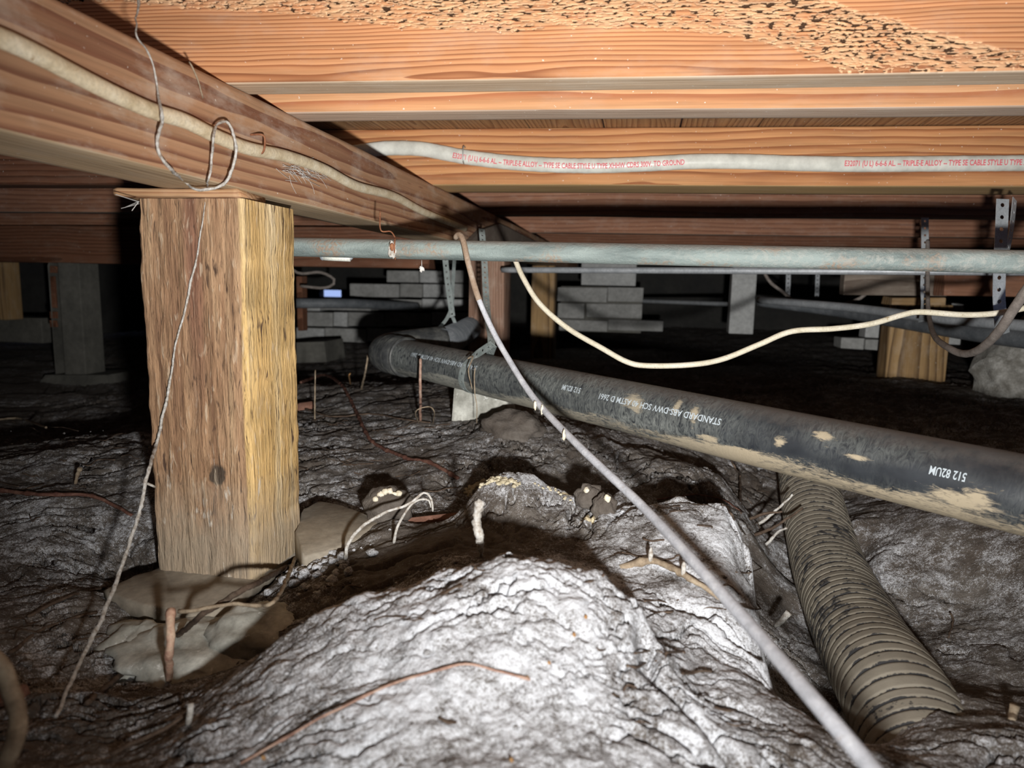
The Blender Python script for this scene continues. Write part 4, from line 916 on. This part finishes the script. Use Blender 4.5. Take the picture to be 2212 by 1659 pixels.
# ------------------------------------------------------------------ roots and twigs
def twig(name, pts, r0, r1, mat, label, knots=0., step=.004, fuzz=0., group=None, parent=None, n=8, cat='root'):
    P, s = resample(spline(pts, 10), step); t = s/s[-1]
    rq = float(np.max(r0)); P = P+.0012*np.stack([fbm(s*40+rq*1e4, 0*s, k, 2) for k in range(3)], 1)*min(1, rq/.0015)
    rr = r0+(r1-r0)*t if np.ndim(r0) == 0 else np.interp(t, np.linspace(0, 1, len(r0)), r0); r0 = float(np.max(r0)); rr = rr*(1+.18*fbm(s*90, 0*s, 3, 2))
    if knots: rr = rr*(1+.45*np.exp(-(((s/knots) % 1-.5)/.06)**2))
    a = np.arange(n)*2*pi/n
    if fuzz: R = rr[:, None]*(1+fuzz*fbm(s[:, None]*260, a[None]*1.5, 2, 2)); 
    else: R = rr
    V, F = tubeVF(P, R, n); 
    return mk(name, V, F, mat, parent, label=label if parent is None else None, cat=cat if parent is None else None, group=group)
G = ground
xr = XB+.004
hang = [atd(302,-60,.56),atd(300,0,.575),atx(294,72,XB+.012),atx(318,110,xr),atx(334,150,xr),atx(341,200,xr+.004),atx(348,240,xr+.020),atx(350,265,xr+.016),atx(340,300,xr+.006),atx(345,335,xr+.006),atx(372,368,xr+.006),atd(400,392,.662),atd(420,408,.655),atd(450,409,.655),atd(480,400,.66),atx(500,372,xr+.012),atx(510,330,xr+.016),atx(508,300,xr+.02),atx(498,274,xr+.014),atx(485,262,xr+.012),atx(466,272,xr+.012),atx(461,300,xr+.02),atx(458,340,xr+.008),atx(450,390,xr+.008),
        aty(446,415,.6545),aty(440,460,.6555),aty(428,540,.6555),aty(410,620,.6550),aty(398,680,.654),aty(382,730,.653),aty(370,810,.652),aty(352,900,.650),aty(338,960,.648),atd(322,1010,.68),atd(300,1110,.665),atd(262,1225,.63),atd(220,1335,.58),atd(175,1425,.54),G(122,1560,.004)]
hr = twig('hanging_root', hang, [.0016,.0006,.0007,.0013,.0014,.0012,.0014,.0012,.0010,.0004,.0005,.0012,.0009,.0014,.0018,.0017,.0017,.0019,.0016,.0012], 0, M_MOULD, 'white mould-covered root looping over the cable and down the rough-sawn post', fuzz=.5, step=.003)
twig('side_shoot', [atd(318,1045,.675), atd(328,1048,.676), atd(336,1052,.68)], .0014, .001, M_MOULD, '', parent=hr)
twig('root', [G(-20,1062,.004),G(40,1072,.005),G(110,1078,.006),G(185,1080,.007),G(230,1092,.006),G(285,1118,.003)], .0029, .0021, M_ROOTR, 'reddish jointed root lying on the ground left of the post', knots=.045)
twig('root', [G(365,1470,-.004),atd(366,1400,.545),atd(369,1316,.56)], .0027, .0034, M_STUB, 'pink upright root stub in front of the footing', knots=.02)
twig('root', [G(620,1235,.006),atd(555,1260,.62),atd(480,1300,.60),atd(430,1335,.585),G(360,1400,.004),G(270,1460,.004),G(190,1530,.004)], .0030, .0022, M_ROOTD, 'dark frosted root crossing the front of the footing slab', fuzz=.3)
twig('root', [G(640,1215,.008),atd(600,1290,.60),atd(560,1308,.59),atd(500,1305,.59),atd(420,1318,.575),atd(385,1320,.575)], .0022, .0016, M_ROOTT, 'thin tan root curving over the lumpy footing base', fuzz=.3)
twig('root', [G(745,1212,.0),atd(752,1175,.74),atd(785,1135,.755),atd(830,1108,.765),atd(870,1095,.77),atd(900,1075,.775),atd(918,1064,.78),atd(932,1078,.78),atd(935,1105,.785)], .0022, .0012, M_MOULD, 'pale arched root springing up right of the slab fragment', fuzz=.3)
twig('root', [G(850,1175,.0),atd(858,1140,.77),atd(880,1100,.785),atd(905,1080,.79),atd(925,1080,.79),atd(932,1096,.79)], .0018, .0011, M_MOULD, 'shorter pale arched root beside the larger arched root', fuzz=.3)
twig('root', [G(1040,1195,-.004),atd(1037,1165,.60),atd(1030,1130,.595),atd(1033,1095,.59),atd(1040,1080,.59)], .0012, .0042, M_MOULD, 'fuzzy white root tip standing behind the bright mound', fuzz=.6, step=.002)
tw = twig('root', [G(1340,1228,.0),G(1385,1226,.006),G(1420,1232,.008),G(1460,1250,.008),G(1500,1270,.006),G(1560,1300,.002)], .0036, .0022, M_ROOTT, 'frosted root with small buds lying on the bank under the grey cable', fuzz=.3, knots=.04)
for px, py in ((1404,1215), (1475,1248)): V_, F_ = blobVF(G(px, py+10, .012), (.0022, .0022, .0075), .2, 2, 10, 9, px); mk('bud', V_, F_, M_MOULD, tw)
twig('root', [G(520,1660,.003),G(610,1612,.004),G(720,1553,.005),G(800,1515,.005),G(890,1482,.006),G(1000,1456,.006),G(1060,1462,.005),G(1145,1478,.003)], .0008, .0007, M_ROOTP, 'thin pinkish root lying across the bright mound', knots=.05)
twig('stick', [G(908,908,-.003),atd(908,840,1.27),atd(908,775,1.27)], .0028, .0026, M_ROOTP, 'straight pinkish stick standing before the black drain pipe', cat='stick')
twig('root', [G(650,834,.01),G(700,822,.02),G(735,842,.016),G(762,885,.012),G(790,940,.006),G(812,965,.004),G(880,995,.004),G(930,1005,.004),G(990,1040,.004)], .0036, .003, M_ROOTR, 'reddish root winding over the dark ground behind the post', knots=.06)
twig('root', [atd(-40,1400,.36),atd(2,1440,.36),atd(22,1490,.36),atd(38,1545,.355),atd(36,1590,.35),atd(10,1650,.345),atd(-30,1720,.34)], .0042, .0045, M_ROOTT, 'thick pale root curving at the lower left corner')
twig('root', [G(-30,918,.01),G(30,912,.012),G(60,916,.01),G(100,930,.006)], .003, .002, M_ROOTT, 'short tan root on the far ground at the left edge')
twig('root', [G(160,1048,-.003),G(170,1040,.012),atd(172,1012,.985)], .0016, .0034, M_ROOTT, 'tan root tip standing up at left beyond the red root', fuzz=.4)
twig('stick', [atd(238,0,1),G(680,905,-.002)][1:]+[atd(680,870,1.45),atd(681,800,1.47)], .0016, .0014, M_ROOTT, 'thin stalk standing just right of the post', cat='stick')
twig('stick', [G(780,840,-.002),atd(790,800,1.66),atd(796,758,1.66)], .003, .0022, M_ROOTT, 'tan stalk standing left of the drain pipe bend', cat='stick')
twig('stick', [G(757,830,0),atd(754,812,1.7),atd(757,806,1.7)], .002, .002, M_AMBER, 'tiny yellow stalk left of the tan stalk', cat='stick')
twig('root', [G(905,915,.0),atd(898,890,1.22),atd(925,878,1.22),atd(938,890,1.22),G(935,915,.0)], .0011, .0011, M_ROOTT, 'small wiry root arch at the foot of the pinkish stick')
twig('root', [G(660,890,.006),G(720,905,.005),G(800,900,.006),G(870,912,.006),G(930,920,.006)], .002, .0014, M_ROOTD, 'dark thread-like root on the ground behind the post')
twig('root', [atd(1010,775,1.19),atd(1022,770,1.18),atd(1012,800,1.16),atd(1020,840,1.17)], .0014, .0008, M_ROOTT, 'brown root tendril hanging on the strapped part of the pipe')
twig('root', [atd(1026,795,1.155),atd(1025,840,1.155),atd(1030,880,1.16),atd(1030,915,1.18)], .0011, .0006, M_ROOTT, 'longer brown tendril dangling below the strapped part of the pipe')
twig('root', [G(1600,1110,.0),G(1597,1050,.02),atd(1590,1015,1.0),atd(1575,985,1.02)], .002, .0012, M_ROOTD, 'dark root hanging from behind the pipe beside the trench')
for i, pts in enumerate([[(1640,1130),(1665,1112),(1690,1090),(1712,1068)], [(1630,1155),(1670,1140),(1700,1120),(1735,1098)], [(1655,1175),(1680,1150),(1700,1140)], [(1620,1120),(1650,1110),(1690,1105)]]):
    twig('root', [atd(a, b, 1.03-.015*k_) for k_, (a, b) in enumerate(pts)], .0026, .0014, M_MOULD if i % 2 == 0 else M_ROOTD, ['pale root tuft reaching the top of the corrugated pipe', 'dark root below the pale tuft at the corrugated pipe', 'short pale root lowest beside the corrugated pipe', 'dark root above the pale tuft beside the trench'][i], fuzz=.4, group='roots by the corrugated pipe')
twig('root', [atd(1675,1352,.75),atd(1690,1338,.74),atd(1704,1323,.735)], .0026, .0036, M_MOULD, 'pale root stub sticking out of the trench side')
twig('root', [G(2032,1505,0),atd(2036,1490,.60),atd(2040,1472,.605)], .003, .0036, M_ROOTT, 'brown root stub standing right of the corrugated pipe')
twig('root', [G(2186,1560,0),atd(2188,1545,.535),atd(2192,1524,.535)], .003, .0034, M_ROOTT, 'brown root stub near the lower right corner')
twig('root', [G(2050,1380,0),G(2058,1350,.004),G(2050,1340,.01)], .0016, .0012, M_ROOTD, 'small dark twig on the right bank')
twig('root', [G(405,1565,0),atd(410,1545,.44),atd(412,1520,.44)], .0018, .002, M_MOULD, 'short frosted root tip left of the bright mound')
twig('root', [G(60,1340,.003),G(140,1300,.004),G(230,1275,.004)], .0018, .0012, M_ROOTD, 'dark thin root left of the footing slab')
twig('root', [G(20,1420,.003),G(100,1365,.004),G(210,1330,.004)], .0022, .0014, M_ROOTD, 'dark root lower left of the footing slab')
twig('root', [G(240,1640,.003),G(330,1600,.004),G(395,1560,.004)], .0016, .0012, M_ROOTD, 'dark thin root at the bottom left of the mound')
twig('root', [G(1420,1085,.004),G(1500,1075,.004),G(1560,1085,.004),G(1600,1110,.004)], .0014, .001, M_ROOTR, 'thin reddish root along the top edge of the bank')
twig('root', [G(1570,1100,.003),G(1585,1130,.004),G(1610,1160,.003)], .0012, .0007, M_ROOTD, 'fine dark rootlet on the bank below the reddish root')
for i, (px, py, lab) in enumerate([(1186,1440,'amber seed husk on the right of the bright mound'), (1265,1340,'amber husk in the upper cluster on the bright mound'), (1240,1378,'rust-coloured husk below the upper amber husk'), (1140,1472,'amber bit at the end of the pinkish root'), (1105,1650,'orange bit at the bottom edge of the mound'), (570,1645,'amber bit at the lower left of the mound')]):
    V_, F_ = blobVF((0, 0, 0), (.0012, .0012, .003), .3, 2, 10, 8, i*3.1); V_ = V_@np.array([[1, 0, 0], [0, cos(.6), sin(.6)], [0, -sin(.6), cos(.6)]])+G(px, py, .002)
    mk('husk', V_, F_, M_AMBER, label=lab, cat='husk', group='amber husks on the mound')
# sliver on girder, cobwebs
twig('splinter', [atx(409,134,XB+.003),atx(418,150,XB+.006),atx(430,180,XB+.007),atx(438,212,XB+.004)], .0008, .0006, M_ROOTT, 'thin splinter stuck to the girder face above the cable', cat='splinter')
def web(name, strands, r, label):
    V_, F_ = join([tubeVF(np.array(s_, float), r, 4, False) for s_ in strands]); return mk(name, V_, F_, M_WEB, label=label, cat='cobweb', kind='stuff')
S_ = []
for i in range(60):
    x0 = random.gauss(645, 22); y0 = random.gauss(368, 10); a0 = random.uniform(-.3, 1.2); L0 = random.uniform(10, 45)
    S_.append(spline([atx(x0, y0, XB+.003), atx(x0+L0*.5*cos(a0)+random.gauss(0, 3), y0+L0*.5*sin(a0), XB+.005), atx(x0+L0*cos(a0), y0+L0*sin(a0), XB+.003)], 4))
web('cobweb', S_, .00022, 'tuft of dusty cobweb on the girder below the cable')
S_ = [[atd(270,448,.68), atd(298,436,.665)], [atd(262,450,.685), atd(300,440,.665)], [atd(285,455,.67), atd(300,435,.665)], [atd(250,420,.67),atd(300,436,.665)]]
web('cobweb', S_, .0004, 'wispy strands at the upper left corner of the rough-sawn post')
mote = mk('web_thread', *tubeVF(np.array([atd(911,562,.9), atd(911,576,.9)]), .0004, 4), M_WEB, label='tiny white cobweb mote dangling under the grey-green pipe', cat='cobweb')
V_, F_ = blobVF(atd(911, 581, .9), (.0032, .003, .0036), .7, 2.6, 12, 8, 1.); mk('mote', V_, F_, M_WEB, mote)

# fine root hairs and bits
S_ = []
for i in range(110):
    px = random.uniform(0, 1000) if i < 80 else random.uniform(1300, 1650); py = random.uniform(880, 1060) if i < 60 else random.uniform(1060, 1620)
    if 330 < px < 660 and py < 1250: continue
    a0 = random.uniform(-.5, .5)+(pi if random.random() < .5 else 0); L0 = random.uniform(25, 90)
    pts = [ground(px+L0*t*cos(a0)+random.gauss(0, 5), py+L0*t*sin(a0)*.5+random.gauss(0, 4), random.uniform(.0005, .004)) for t in (0, .33, .66, 1)]
    S_.append(tubeVF(spline(pts, 5), random.uniform(.0004, .0010), 5, True))
V_, F_ = join(S_); mk('root_hairs', V_, F_, M_ROOTD, label='fine dark root hairs strewn over the soil', cat='roots', kind='stuff')
def shard(name, px, py, D, s_, mat, lab, rz=0., dz=0.):
    V_, F_ = boxVF((0, 0, 0), s_, s_[2]*.12, s_[2]*.3); c, q = cos(rz), sin(rz); Rm = np.array([[c, q, 0], [-q, c, 0], [0, 0, 1]])
    Rx = np.array([[1, 0, 0], [0, cos(.5), sin(.5)], [0, -sin(.5), cos(.5)]]); p_ = ground(px, py, dz) if D is None else atd(px, py, D)
    return mk(name, V_@Rx@Rm+p_, F_, mat, label=lab, cat='shard', smooth=False)
M_TERRA = blotchy('terracotta', (.16, .075, .05), (.22, .11, .075), (.28, .15, .11), 60)
shard('pottery_shard', 662, 882, None, (.035, .02, .02), M_TERRA, 'reddish shard peeking out right of the rough-sawn post', .5)
shard('wood_strip', 940, 1128, None, (.11, .012, .008), M_TERRA, 'red-brown wooden strip in the shaded hollow behind the mound', .55, .004)
shard('pottery_shard', 22, 1520, None, (.022, .014, .012), M_TERRA, 'red shard behind the thick pale root at lower left', .3, .004)
